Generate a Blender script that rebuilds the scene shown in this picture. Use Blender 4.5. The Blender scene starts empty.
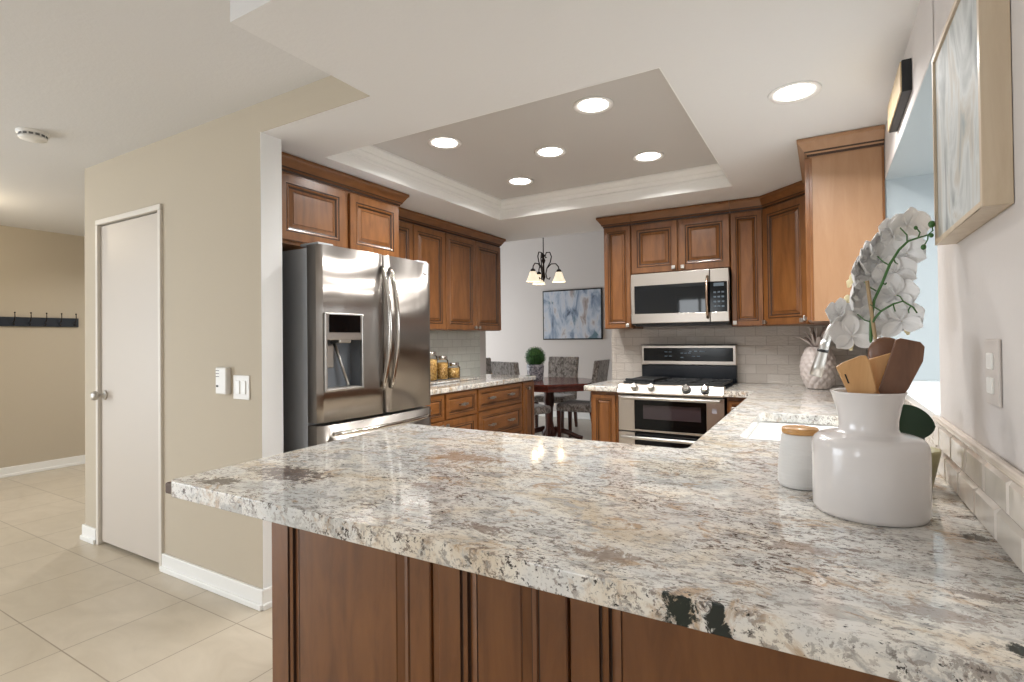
import bpy, bmesh, math, random
from mathutils import Matrix, Vector
random.seed(7)
PI = math.pi
sc = bpy.context.scene
COL = sc.collection

# ---------------------------------------------------------------- camera, world, exposure
def make_camera():
    f, yaw, pitch, roll, cv = 532.56, .5317, .0104, -.011, 334.35
    c, s = math.cos(yaw), math.sin(yaw)
    F = Vector((-s*math.cos(pitch), c*math.cos(pitch), math.sin(pitch)))
    R = Vector((c, s, 0)); U = R.cross(F)
    r = math.cos(roll)*R + math.sin(roll)*U
    u = -math.sin(roll)*R + math.cos(roll)*U
    cam = bpy.data.cameras.new('camera'); o = bpy.data.objects.new('camera', cam); COL.objects.link(o)
    cam.sensor_fit = 'HORIZONTAL'; cam.sensor_width = 36; cam.lens = f*36/1024
    cam.shift_y = (cv-341)/1024
    m = Matrix(((r.x, u.x, -F.x, .0162), (r.y, u.y, -F.y, -.0168), (r.z, u.z, -F.z, 1.2759), (0, 0, 0, 1)))
    o.matrix_world = m
    cam.clip_start = .02
    sc.camera = o
make_camera()
sc.view_settings.view_transform = 'Standard'
sc.view_settings.look = 'None'
sc.view_settings.gamma = 1
sc.view_settings.use_curve_mapping = False
sc.view_settings.exposure = 0.14
w = bpy.data.worlds.new('world'); sc.world = w; w.use_nodes = True
bg = w.node_tree.nodes['Background']; bg.inputs[0].default_value = (.86, .93, 1, 1); bg.inputs[1].default_value = 1.0

def area(name, loc, rot, sx, sy, power, color=(1, 1, 1), shape='RECTANGLE', spread=PI):
    l = bpy.data.lights.new(name, 'AREA'); l.shape = shape; l.size = sx
    if shape in ('RECTANGLE', 'ELLIPSE'): l.size_y = sy
    l.energy = power; l.color = color; l.spread = spread
    o = bpy.data.objects.new(name, l); o.location = loc; o.rotation_euler = rot; COL.objects.link(o)
    return o
# side daylight added as fill, then daylight through the back window, the window over the sink, and the dining room glazing
area('added_side_daylight', (-6.95, -2.1, 1.3), (0, -PI/2, 0), 2.2, 3.4, 155, (.87, .935, 1))  # soft light from the left, added through unseen side glazing
area('back_window_daylight', (-2.4, -4.3, 1.5), (PI/2, 0, 0), 1.0, 1.3, 22, (.93, .97, 1))
area('sink_window_daylight', (2.9, 2.2, 2.3), (0, math.radians(72), 0), 2.0, 2.4, 95, (.90, .96, 1))
area('dining_daylight', (-6.55, 6.2, 1.3), (0, -PI/2, 0), 2.0, 2.2, 75, (.92, .96, 1))

# ---------------------------------------------------------------- materials
def lin(h):
    h = h.lstrip('#'); v = [int(h[i:i+2], 16)/255 for i in (0, 2, 4)]
    return tuple((x/12.92 if x <= .04045 else ((x+.055)/1.055)**2.4) for x in v) + (1,)
def mat(name, col, rough=.5, metal=0, **kw):
    m = bpy.data.materials.new(name); m.use_nodes = True
    b = m.node_tree.nodes['Principled BSDF']
    b.inputs['Base Color'].default_value = lin(col) if isinstance(col, str) else col
    b.inputs['Roughness'].default_value = rough; b.inputs['Metallic'].default_value = metal
    for k, v in kw.items():
        b.inputs[k.replace('_', ' ')].default_value = v
    return m
class NT:
    def __init__(s, m): s.m = m; s.t = m.node_tree; s.b = s.t.nodes['Principled BSDF']
    def n(s, kind, **kw):
        x = s.t.nodes.new(kind)
        for k, v in kw.items():
            if k.startswith('i_'): x.inputs[k[2:].replace('_', ' ')].default_value = v
            else: setattr(x, k, v)
        return x
    def l(s, a, b): s.t.links.new(a, b)
    def pos(s, scale=(1, 1, 1), rot=(0, 0, 0), obj=False, loc=(0, 0, 0)):
        mp = s.n('ShaderNodeMapping'); mp.inputs['Scale'].default_value = scale; mp.inputs['Rotation'].default_value = rot; mp.inputs['Location'].default_value = loc
        if obj: s.l(s.n('ShaderNodeTexCoord').outputs['Object'], mp.inputs[0])
        else: s.l(s.n('ShaderNodeNewGeometry').outputs['Position'], mp.inputs[0])
        return mp.outputs[0]
    def noise(s, vec, scale, detail=3, rough=.5, dist=0):
        x = s.n('ShaderNodeTexNoise'); x.inputs['Scale'].default_value = scale; x.inputs['Detail'].default_value = detail
        x.inputs['Roughness'].default_value = rough; x.inputs['Distortion'].default_value = dist
        s.l(vec, x.inputs['Vector']); return x.outputs['Fac']
    def ramp(s, fac, stops, interp='LINEAR'):
        r = s.n('ShaderNodeValToRGB'); r.color_ramp.interpolation = interp
        e = r.color_ramp.elements
        while len(e) < len(stops): e.new(.5)
        for q, (p, c) in zip(e, stops):
            q.position = p; q.color = lin(c) if isinstance(c, str) else ((c, c, c, 1) if isinstance(c, (int, float)) else c)
        s.l(fac, r.inputs[0]); return r.outputs[0]
    def mix(s, fac, a, b, mode='MIX'):
        x = s.n('ShaderNodeMix', data_type='RGBA', blend_type=mode)
        for sock, v in ((x.inputs[0], fac), (x.inputs[6], a), (x.inputs[7], b)):
            if isinstance(v, str): sock.default_value = lin(v)
            elif isinstance(v, (int, float)): sock.default_value = v if sock == x.inputs[0] else (v, v, v, 1)
            elif isinstance(v, tuple): sock.default_value = v
            else: s.l(v, sock)
        return x.outputs[2]
    def bump(s, h, strength=.2, dist=.01):
        x = s.n('ShaderNodeBump'); x.inputs['Strength'].default_value = strength; x.inputs['Distance'].default_value = dist
        s.l(h, x.inputs['Height']); s.l(x.outputs[0], s.b.inputs['Normal'])
    def math(s, op, a, b=None, clamp=False):
        x = s.n('ShaderNodeMath', operation=op, use_clamp=clamp)
        for i, v in enumerate((a, b)):
            if v is None: continue
            if isinstance(v, (int, float)): x.inputs[i].default_value = v
            else: s.l(v, x.inputs[i])
        return x.outputs[0]

def paint(name, col, rough=.75, bump=.12, scale=90):
    m = mat(name, col, rough); t = NT(m)
    p = t.pos()
    t.bump(t.noise(p, scale, 3, .6), bump, .004)
    return m
def wood(name, base, dark, light, rough=.32, axis=2, scale=1.0):
    m = mat(name, base, rough); t = NT(m)
    sc_ = [9*scale, 9*scale, 9*scale]; sc_[axis] = 1.6*scale
    p = t.pos(tuple(sc_), obj=True)
    n1 = t.noise(p, 2.2, 6, .62, .6)
    c = t.ramp(n1, [(.28, dark), (.5, base), (.75, light)])
    n2 = t.noise(t.pos((3, 3, 1.6), obj=True), 1.4, 3, .5)
    c = t.mix(t.ramp(n2, [(.35, 0.0), (.75, .35)]), c, dark)
    t.l(c, t.b.inputs['Base Color'])
    t.b.inputs['Coat Weight'].default_value = .25; t.b.inputs['Coat Roughness'].default_value = .18
    return m
M = {}
M['hall_paint'] = paint('tan_wall_paint', '#c0b5a2')
M['kitchen_paint'] = paint('greige_wall_paint', '#cfc9c5')
M['end_paint'] = paint('white_wall_paint', '#f0f1f0')
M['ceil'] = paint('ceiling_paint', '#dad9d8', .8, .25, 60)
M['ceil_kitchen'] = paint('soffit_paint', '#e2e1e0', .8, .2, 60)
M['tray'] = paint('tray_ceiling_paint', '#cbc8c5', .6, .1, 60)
M['trim'] = mat('white_trim', '#f1f1ee', .4)
M['jamb'] = paint('daylit_reveal_paint', '#aab2b5', .6, .1, 90)  # wall paint with the bluish tint of daylight put into its colour
M['door'] = mat('door_paint', '#c9c0b5', .45)
M['wood'] = wood('cinnamon_maple', '#7f5028', '#673f1c', '#906034')
M['wood_h'] = wood('cinnamon_maple_cross', '#7f5028', '#673f1c', '#906034', axis=0)
M['pen_wood_shaded'] = wood('cinnamon_maple_shaded', '#774a26', '#623a1b', '#83552d')  # same maple, with the shade on the peninsula front put into its colour
M['glaze'] = mat('dark_glaze', '#3a2415', .45)
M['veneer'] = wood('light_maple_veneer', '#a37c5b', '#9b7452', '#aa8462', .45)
M['steel'] = mat('brushed_steel', '#bdb5ac', .28, 1)
M['steel_fridge'] = mat('brushed_door_steel', '#a09a94', .30, 1)
M['steel_side'] = mat('grey_cabinet_steel', '#bcc1c8', .45, 0)
M['chrome'] = mat('polished_nickel', '#d6d2cc', .12, 1)
M['satin'] = mat('satin_nickel', '#bdbab5', .36, 1)
M['black'] = mat('black_plastic', '#0b0b0c', .35)
M['blackglass'] = mat('black_glass', '#06080a', .10, Specular_IOR_Level=.25)
M['iron'] = mat('cast_iron', '#17181a', .5)
M['bronze'] = mat('oil_rubbed_bronze', '#2d221b', .4, .6)
M['porcelain'] = mat('white_porcelain', '#f2f1ee', .12)
M['ceramic'] = mat('white_ceramic', '#dcd8d6', .18, Coat_Weight=.4, Coat_Roughness=.08)
M['matteceramic'] = mat('matte_ceramic', '#dedddb', .5)
M['bamboo'] = wood('bamboo', '#c9975a', '#b27f45', '#d8a96d', .45, 0, 1.5)
M['plate'] = mat('white_plastic', '#e6e4df', .4)
M['warmglass'] = mat('lit_glass', '#fff4e0', .4, Emission_Color=(1, .83, .6, 1), Emission_Strength=.75)
M['ledlens'] = mat('led_lens', '#ffffff', .4, Emission_Color=(1, .96, .9, 1), Emission_Strength=9)
M['white_ring'] = mat('white_ring', '#efedea', .45)
M['rubber'] = mat('brown_rubber', '#5b4a40', .7)

# steel: fine vertical brushing
for key in ('steel_fridge',):
    t = NT(M[key]); n = t.noise(t.pos((1, 1, .35)), 3.2, 2, .5, .8)
    t.bump(n, .22, .05)
    tg = t.n('ShaderNodeTangent', direction_type='RADIAL', axis='Z'); t.l(tg.outputs[0], t.b.inputs['Tangent']); t.b.inputs['Anisotropic'].default_value = .8
# granite
def granite():
    m = mat('speckled_granite', '#d8cfc0', .07); t = NT(m)
    P3 = lambda st, a, loc=(0, 0, 0): t.pos((1, st, 1), (0, 0, a), loc=loc)
    base = t.ramp(t.noise(P3(1.4, .5), 3.2, 5, .6, 1.0), [(.34, '#cfd0ce'), (.46, '#e0ded9'), (.56, '#e8e2d6'), (.70, '#d0bfa6')])
    base = t.mix(t.ramp(t.noise(P3(1.5, -.3, (3, 1, 0)), 13, 7, .72, .8), [(.51, 0.), (.60, .85)]), base, '#b0afac')
    base = t.mix(t.ramp(t.noise(P3(1.5, .2, (9, 4, 0)), 10, 7, .74, .8), [(.55, 0.), (.64, .75)]), base, '#b1916b')
    region = t.ramp(t.noise(t.pos(loc=(2, 7, 1)), 5.0, 4, .6, .6), [(.40, .22), (.60, 1.)])
    c = t.mix(t.math('MULTIPLY', t.ramp(t.noise(P3(1.8, .3), 40, 7, .76, .4), [(.542, 0.), (.575, .92)]), region), base, '#7d6d62')
    c = t.mix(t.ramp(t.noise(P3(1.7, .1, (4, 1, 6)), 55, 5, .7, .3), [(.575, 0.), (.61, .8)]), c, '#97918a')
    c = t.mix(t.math('MULTIPLY', t.ramp(t.noise(P3(1.9, .35, (5, 5, 2)), 64, 6, .72, .3), [(.568, 0.), (.598, 1.)]), region), c, '#443a35')
    c = t.mix(t.ramp(t.noise(P3(1.6, .3, (1, 2, 8)), 85, 4, .65, .2), [(.635, 0.), (.665, .95)]), c, '#201f1e')
    # single mineral blotches, ragged outlines
    geo = t.n('ShaderNodeNewGeometry').outputs['Position']
    wob = t.noise(t.pos(), 34, 7, .75, .8)
    for (x, y, r, col, sq, am) in [(-.165, .742, .020, '#16231f', 1.6, 1.), (-.115, .748, .012, '#1d2624', 1.4, 1.), (.205, .80, .016, '#1b2a2a', 1, 1.), (-1.27, .94, .12, '#5d4b43', 2.2, .85), (-1.36, .80, .05, '#3b332f', 1.6, .9),
                           (-.86, 1.02, .035, '#8a7468', 2.0, .7), (-.55, .84, .045, '#7d6a5f', 2.2, .7), (-.30, .83, .06, '#84705f', 2.3, .7), (-.95, 1.33, .12, '#9a7d60', 2.4, .7), (.235, 1.22, .018, '#3a3a36', 1.2, .95), (.19, .95, .03, '#6b5b52', 2, .7), (-.02, 1.02, .05, '#8d7d73', 2.6, .6), (.14, .86, .05, '#877466', 2.2, .6)]:
        mp = t.n('ShaderNodeMapping'); mp.inputs['Location'].default_value = (-x, -y*sq, 0); mp.inputs['Scale'].default_value = (1, sq, 0)
        t.l(geo, mp.inputs[0])
        ln = t.n('ShaderNodeVectorMath', operation='LENGTH'); t.l(mp.outputs[0], ln.inputs[0])
        d = t.math('DIVIDE', ln.outputs['Value'], r)
        d = t.math('ADD', d, t.math('MULTIPLY', t.math('SUBTRACT', wob, .52), 6.5))
        c = t.mix(t.ramp(d, [(.70, am), (1.0, 0.)]), c, col)
    t.l(c, t.b.inputs['Base Color'])
    t.b.inputs['Specular IOR Level'].default_value = .6
    return m
M['granite'] = granite()
# floor tile (cells .44 x .49)
def floor_tile(name, c1, c2, grout, ox, oy, tx, ty, rough=.35):
    m = mat(name, c1, rough); t = NT(m)
    b = t.n('ShaderNodeTexBrick', offset=0, squash=1)
    b.inputs['Scale'].default_value = 1; b.inputs['Brick Width'].default_value = tx; b.inputs['Row Height'].default_value = ty
    b.inputs['Mortar Size'].default_value = .0028; b.inputs['Mortar Smooth'].default_value = .2; b.inputs['Bias'].default_value = 0
    b.inputs['Color1'].default_value = lin(c1); b.inputs['Color2'].default_value = lin(c2); b.inputs['Mortar'].default_value = lin(grout)
    t.l(t.pos(loc=(ox, oy, 0)), b.inputs['Vector'])
    n = t.noise(t.pos((1, 2, 1), (0, 0, .6)), 3.5, 6, .6, 1)
    c = t.mix(t.ramp(n, [(.35, 0.), (.7, .35)]), b.outputs['Color'], '#a99c88')
    c = t.mix(b.outputs['Fac'], c, grout)
    t.l(c, t.b.inputs['Base Color']); t.bump(t.math('SUBTRACT', 1, b.outputs['Fac']), .3, .002)
    return m
M['floor'] = floor_tile('beige_floor_tile', '#cbc0ae', '#c5baa7', '#9a8d7b', 2.31, -1.44, .44, .49)
M['dining_floor'] = floor_tile('pale_dining_floor', '#bfb8ae', '#bab3a9', '#a29c93', 0, 0, .44, .49)
# wavy subway tile; axis 'x' for walls running along x, 'y' for walls running along y
def tile(name, axis, c1, c2, grout, rough=.12, h=.0745, wd=.152):
    m = mat(name, c1, rough); t = NT(m)
    sx = t.n('ShaderNodeSeparateXYZ'); t.l(t.n('ShaderNodeNewGeometry').outputs['Position'], sx.inputs[0])
    cb = t.n('ShaderNodeCombineXYZ'); t.l(sx.outputs['X' if axis == 'x' else 'Y'], cb.inputs[0])
    t.l(t.math('SUBTRACT', sx.outputs['Z'], .914), cb.inputs[1])
    b = t.n('ShaderNodeTexBrick', offset=.5)
    for k, v in (('Scale', 1), ('Brick Width', wd), ('Row Height', h), ('Mortar Size', .0026), ('Mortar Smooth', .3), ('Bias', 0)): b.inputs[k].default_value = v
    b.inputs['Color1'].default_value = lin(c1); b.inputs['Color2'].default_value = lin(c2); b.inputs['Mortar'].default_value = lin(grout)
    t.l(cb.outputs[0], b.inputs['Vector'])
    t.l(b.outputs['Color'], t.b.inputs['Base Color'])
    wv = t.noise(t.pos((1, 1, 2.6), (.5, .3, 0)), 14, 2, .5, 1.6)
    h_ = t.math('SUBTRACT', t.math('MULTIPLY', wv, 1.0), t.math('MULTIPLY', b.outputs['Fac'], .35))
    t.bump(h_, .5, .014)
    return m
M['tile_range'] = tile('grey_wavy_tile', 'x', '#cdc6be', '#c2bab1', '#b0a89f')
M['tile_left'] = tile('lit_wavy_tile', 'y', '#dfe1d9', '#d6d8cf', '#c6c8c0')  # same tile, made paler for the light falling on the left wall
M['tile_right'] = tile('cream_wavy_tile', 'y', '#d3c9bd', '#cdc3b7', '#e6dfd5', wd=.11)

# ---------------------------------------------------------------- mesh helpers
class MB:
    def __init__(s): s.v = []; s.f = []; s.m = []; s.sm = []; s.T = None
    def add(s, vs, fs, m=0, smooth=False):
        b = len(s.v)
        s.v += [tuple(s.T @ Vector(v)) if s.T else tuple(v) for v in vs]
        for f in fs: s.f.append([b+i for i in f]); s.m.append(m); s.sm.append(smooth)
        return s
    def box(s, x0, x1, y0, y1, z0, z1, m=0):
        vs = [(x, y, z) for z in (z0, z1) for y in (y0, y1) for x in (x0, x1)]
        return s.add(vs, [(0, 2, 3, 1), (4, 5, 7, 6), (0, 1, 5, 4), (2, 6, 7, 3), (0, 4, 6, 2), (1, 3, 7, 5)], m)
    def prism(s, poly, z0, z1, m=0):       # poly in xy
        n = len(poly)
        vs = [(x, y, z0) for x, y in poly] + [(x, y, z1) for x, y in poly]
        return s.add(vs, [tuple(range(n))[::-1], tuple(range(n, 2*n))] + [(i, (i+1) % n, n+(i+1) % n, n+i) for i in range(n)], m)
    def plate(s, poly, y0, y1, m=0):       # poly in xz, thickness along y
        n = len(poly)
        vs = [(x, y0, z) for x, z in poly] + [(x, y1, z) for x, z in poly]
        return s.add(vs, [tuple(range(n)), tuple(range(n, 2*n))[::-1]] + [(i, n+i, n+(i+1) % n, (i+1) % n) for i in range(n)], m)
    def rings(s, rings, m=0, smooth=True, cap=True, closed=True):
        n = len(rings[0]); vs = [p for r in rings for p in r]; fs = []
        for k in range(len(rings)-1):
            for i in range(n if closed else n-1):
                j = (i+1) % n
                fs.append((k*n+i, k*n+j, (k+1)*n+j, (k+1)*n+i))
        b = len(s.v); s.add(vs, fs, m, smooth)
        if cap:
            for idx in (range(n), range((len(rings)-1)*n, len(rings)*n)):
                s.f.append([b+i for i in idx]); s.m.append(m); s.sm.append(False)
        return s
    def lathe(s, prof, c=(0, 0, 0), seg=32, m=0, smooth=True, cap=True, sx=1, sy=1):
        R = [[(c[0]+r*sx*math.cos(2*PI*i/seg), c[1]+r*sy*math.sin(2*PI*i/seg), c[2]+z) for i in range(seg)] for r, z in prof]
        return s.rings(R, m, smooth, cap)
    def tube(s, pts, r, seg=10, m=0, smooth=True, flat=1.0):
        pts = [Vector(p) for p in pts]; rr = r if isinstance(r, (list, tuple)) else [r]*len(pts)
        prev = None; R = []
        for i, p in enumerate(pts):
            d = (pts[min(i+1, len(pts)-1)] - pts[max(i-1, 0)]).normalized()
            if prev is None:
                a = Vector((0, 0, 1)) if abs(d.z) < .9 else Vector((1, 0, 0))
                u = d.cross(a).normalized()
            else: u = (prev - d*prev.dot(d)).normalized()
            prev = u; w_ = d.cross(u)
            R.append([tuple(p + (u*math.cos(2*PI*k/seg) + w_*math.sin(2*PI*k/seg)*flat)*rr[i]) for k in range(seg)])
        return s.rings(R, m, smooth)
    def ball(s, c, r, m=0, seg=16, sx=1, sy=1, sz=1):
        n = seg//2
        prof = [(max(1e-4, r*math.sin(PI*k/n)), -r*math.cos(PI*k/n)*sz) for k in range(n+1)]
        return s.lathe(prof, c, seg, m, True, False, sx, sy)
    def build(s, name, mats, parent=None, bevel=0, seg=2, sub=0, solid=0, loc=None):
        me = bpy.data.meshes.new(name); me.from_pydata(s.v, [], s.f)
        if not isinstance(mats, (list, tuple)): mats = [mats]
        for q in mats: me.materials.append(q)
        for p, mi, sm in zip(me.polygons, s.m, s.sm): p.material_index = mi; p.use_smooth = sm
        bm = bmesh.new(); bm.from_mesh(me); bmesh.ops.remove_doubles(bm, verts=bm.verts, dist=1e-6)
        bmesh.ops.recalc_face_normals(bm, faces=bm.faces); bm.to_mesh(me); bm.free()
        o = bpy.data.objects.new(name, me); COL.objects.link(o)
        if parent: o.parent = parent
        if loc: o.location = loc
        if solid:
            q = o.modifiers.new('solid', 'SOLIDIFY'); q.thickness = solid; q.offset = 0
        if sub:
            q = o.modifiers.new('sub', 'SUBSURF'); q.levels = sub; q.render_levels = sub
        if bevel:
            q = o.modifiers.new('bevel', 'BEVEL'); q.width = bevel; q.segments = seg; q.limit_method = 'ANGLE'; q.angle_limit = math.radians(40)
            q.harden_normals = False
        return o
def empty(name, loc=(0, 0, 0), rz=0):
    o = bpy.data.objects.new(name, None); o.empty_display_size = .1; COL.objects.link(o)
    o.location = loc; o.rotation_euler = (0, 0, rz); return o
def tag(o, label, cat, group=None):
    o['label'] = label; o['category'] = cat
    if group: o['group'] = group
    return o
def thing(name, label, cat, loc=(0, 0, 0), rz=0, group=None): return tag(empty(name, loc, rz), label, cat, group)
def struct(name, mb, m, bevel=0):
    o = mb.build(name, m, bevel=bevel); o['kind'] = 'structure'; return o
def copy_tree(o, parent=None):
    c = o.copy(); COL.objects.link(c); c.parent = parent
    for ch in [x for x in ALL() if x.parent == o]: copy_tree(ch, c)
    return c
def ALL(): return list(COL.objects)
def arc(cx, cy, r, a0, a1, n): return [(cx+r*math.cos(a0+(a1-a0)*i/n), cy+r*math.sin(a0+(a1-a0)*i/n)) for i in range(n+1)]

# ---------------------------------------------------------------- shell
RW = .28       # right wall face
LW = -3.14     # kitchen left wall face
YR = 4.57      # range wall face
HZ, KZ, TZ = 2.44, 2.296, 2.455
struct('floor', MB().box(-7, .9, -4.2, 4.95, -.1, 0), M['floor'])
struct('floor_dining', MB().box(-7, .9, 4.95, 8.1, -.1, 0), M['dining_floor'])
c = MB()
c.box(-7, .9, -4.2, .985, HZ, 2.6)                                  # hall and living side
c.box(-7, -1.6, .985, 1.585, HZ, 2.6)
c.box(-7, -4.2, 1.585, 5.0, HZ, 2.6)
struct('ceiling_hall', c, M['ceil'])
c = MB(); ty0, ty1, tx0, tx1 = 1.99, 3.835, -2.355, -.505
c.box(-1.6, .28, .985, 1.59, KZ, 2.6)
c.box(LW-.1, tx0, 1.59, 4.73, KZ, 2.6); c.box(tx1, .28, 1.59, 4.73, KZ, 2.6)
c.box(tx0, tx1, 1.59, ty0, KZ, 2.6); c.box(tx0, tx1, ty1, 4.73, KZ, 2.6)
struct('ceiling_kitchen', c, M['ceil_kitchen'])
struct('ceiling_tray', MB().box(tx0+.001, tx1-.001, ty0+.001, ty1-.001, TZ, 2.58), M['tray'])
struct('ceiling_dining', MB().box(-7, .9, 4.73, 8.1, 3.3, 3.45), M['ceil'])
# crown moulding inside the tray: profile (inward, z), mitred
def ring_profile(x0, x1, y0, y1, prof):
    mb = MB(); R = [[(x0+d, y0+d, z), (x1-d, y0+d, z), (x1-d, y1-d, z), (x0+d, y1-d, z)] for d, z in prof]
    return mb.rings(R, 0, False, False)
struct('trim_tray', ring_profile(tx0, tx1, ty0, ty1, [(0, KZ+.001), (.006, KZ+.001), (.006, 2.36), (.010, 2.364), (.010, 2.376), (.006, 2.38), (.010, 2.392), (.022, 2.406), (.022, 2.413), (.034, 2.43), (.046, 2.44), (.046, 2.4545)]), M['trim'])
# door wall, header, white end cap
c = MB()
c.box(-4.2, -4.01, 1.585, 1.70, 0, HZ); c.box(-3.24, -2.33, 1.585, 1.70, 0, HZ); c.box(-4.01, -3.24, 1.585, 1.70, 2.06, HZ)
c.box(-2.3301, -1.601, 1.585, 1.589, KZ-.0005, HZ)
c.box(-4.2, -4.1, 1.70, 4.9, 0, HZ)
struct('wall_front', c, M['hall_paint'])
struct('wall_front_end', MB().box(-2.331, -2.326, 1.586, 1.70, .0, KZ), M['end_paint'])
struct('wall_kitchen_left', MB().box(LW-.1, LW, 1.70, 4.79, 0, HZ).box(LW, -2.33, 1.68, 1.70, 0, KZ), M['kitchen_paint'])
struct('wall_range', MB().box(-1.637, .28, YR, 4.75, 0, HZ).box(-3.3, .28, 4.72, 4.75, 2.6, 3.3).box(-7, -3.3, 4.79, 4.85, HZ, 3.3), M['kitchen_paint'])
c = MB()
wy0, wy1, wz0, wz1 = 1.80, 3.17, 1.06, 2.045
c.box(RW, .43, -4.1, wy0, 0, HZ); c.box(RW, .43, wy1, 4.75, 0, HZ)
c.box(RW, .43, wy0-.01, wy1+.01, 0, wz0-.02); c.box(RW, .43, wy0-.01, wy1+.01, wz1, HZ)
struct('wall_right', c, M['kitchen_paint'])
c = MB()
c.box(.2815, .95, wy1-.004, wy1+.06, wz0+.001, wz1-.004); c.box(.2815, .95, wy0-.06, wy0+.004, wz0+.001, wz1-.004)
c.box(.2815, .95, wy0-.06, wy1+.06, wz1-.004, wz1+.05)
struct('window_reveal', c, M['jamb'])
struct('window_sill', MB().box(.272, .95, wy0, wy1, wz0-.02, wz0), M['porcelain'])
c = MB(); fx0, fx1 = .90, .94
for (a, b_, z0, z1) in ((wy0, wy0+.05, wz0, wz1), (wy1-.05, wy1, wz0, wz1), ((wy0+wy1)/2-.025, (wy0+wy1)/2+.025, wz0, wz1), (wy0, wy1, wz0, wz0+.05), (wy0, wy1, wz1-.05, wz1)):
    c.box(fx0, fx1, a, b_, z0, z1)
struct('window_1', c, M['trim'])
struct('wall_hall', MB().box(-7.0, -6.85, -.35, 5.0, 0, HZ).box(-7.0, -6.85, -4.2, -3.85, 0, HZ).box(-7.0, -6.85, -3.85, -.35, 2.3, HZ), M['hall_paint'])
struct('wall_hall_back', MB().box(-6.85, -4.2, 4.9, 5.0, 0, HZ), M['hall_paint'])
struct('wall_dining', MB().box(-6.5, .9, 7.9, 8.05, 0, 3.3), M['kitchen_paint'])
struct('wall_dining_right', MB().box(-1.1, -.98, 4.75, 7.9, 0, 3.3), M['kitchen_paint'])
struct('wall_dining_left', MB().box(-6.5, -6.35, 4.79, 5.1, 0, 3.3).box(-6.5, -6.35, 7.3, 7.9, 0, 3.3).box(-6.5, -6.35, 5.1, 7.3, 2.2, 3.3).box(-6.35, LW-.1, 4.79, 4.85, 0, 3.3), M['kitchen_paint'])
# patio glazing at the far end behind, plus unseen side glazing added for its light
c = MB()
c.box(-6.85, -2.9, -4.2, -4.05, 0, HZ); c.box(-1.9, .43, -4.2, -4.05, 0, HZ); c.box(-2.9, -1.9, -4.2, -4.05, 2.2, HZ).box(-2.9, -1.9, -4.2, -4.05, 0, .85)
struct('wall_back', c, M['kitchen_paint'])
c = MB()
for x in (-2.9, -2.425, -1.95): c.box(x, x+.05, -4.16, -4.09, .85, 2.2)
c.box(-2.9, -1.9, -4.16, -4.09, 2.15, 2.2); c.box(-2.9, -1.9, -4.16, -4.09, .85, .90)
for y in (-3.85, -2.15, -.42): c.box(-6.96, -6.89, y, y+.07, 0, 2.3)
c.box(-6.96, -6.89, -3.85, -.35, 2.23, 2.3)
struct('window_2', c, M['trim'])
# baseboards
def bb(name, pts, side=1, h=.095, t=.015):
    mb = MB()
    for (x0, y0), (x1, y1) in zip(pts, pts[1:]):
        if abs(y1-y0) < 1e-6: mb.box(min(x0, x1), max(x0, x1), y0-t, y0, 0, h).box(min(x0, x1), max(x0, x1), y0-t-.012, y0, 0, .028)
        else: mb.box(x0, x0+t*side, min(y0, y1), max(y0, y1), 0, h).box(x0, x0+(t+.012)*side, min(y0, y1), max(y0, y1), 0, .028)
    return struct(name, mb, M['trim'], .004)
bb('baseboard_front_right', [(-3.222, 1.585), (-2.312, 1.585)]); bb('baseboard_wall_end', [(-2.326, 1.571), (-2.326, 1.70)])
bb('baseboard_front_left', [(-4.215, 1.585), (-4.022, 1.585)]); bb('baseboard_corner', [(-4.2, 1.571), (-4.2, 4.9)], -1)
bb('baseboard_hall', [(-6.85, -4), (-6.85, 4.9)]); bb('baseboard_dining', [(-6.35, 7.9), (-1.1, 7.9)])

# interior door
d = empty('door_1', (-3.620, 1.590, 0)); d['kind'] = 'structure'
MB().box(-.362, .362, 0, .036, .022, 2.032).build('door_leaf', M['door'], d, .002)
c = MB()
for x in (-.396, .366): c.box(x, x+.030, -.020, 0.09, 0, 2.0395)
c.box(-.396, .396, -.020, .09, 2.04, 2.072)
c.build('door_casing', mat('casing_paint', '#dbd5cb', .45), d, .004)
for z in (.27, 1.78):
    q = MB(); q.box(.345, .362, -.004, .0, z-.045, z+.045); q.tube([(.364, -.008, z-.047), (.364, -.008, z+.047)], .006)
    q.build('hinge', M['satin'], d)
q = MB(); q.T = Matrix.Translation((-.312, 0, .955)) @ Matrix.Rotation(PI/2, 4, 'X')
q.lathe([(.031, 0), (.031, .006), (.024, .010), (.011, .014), (.011, .034), (.024, .042), (.030, .055), (.027, .068), (.012, .074)], seg=24)
q.build('door_knob', M['satin'], d)

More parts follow.
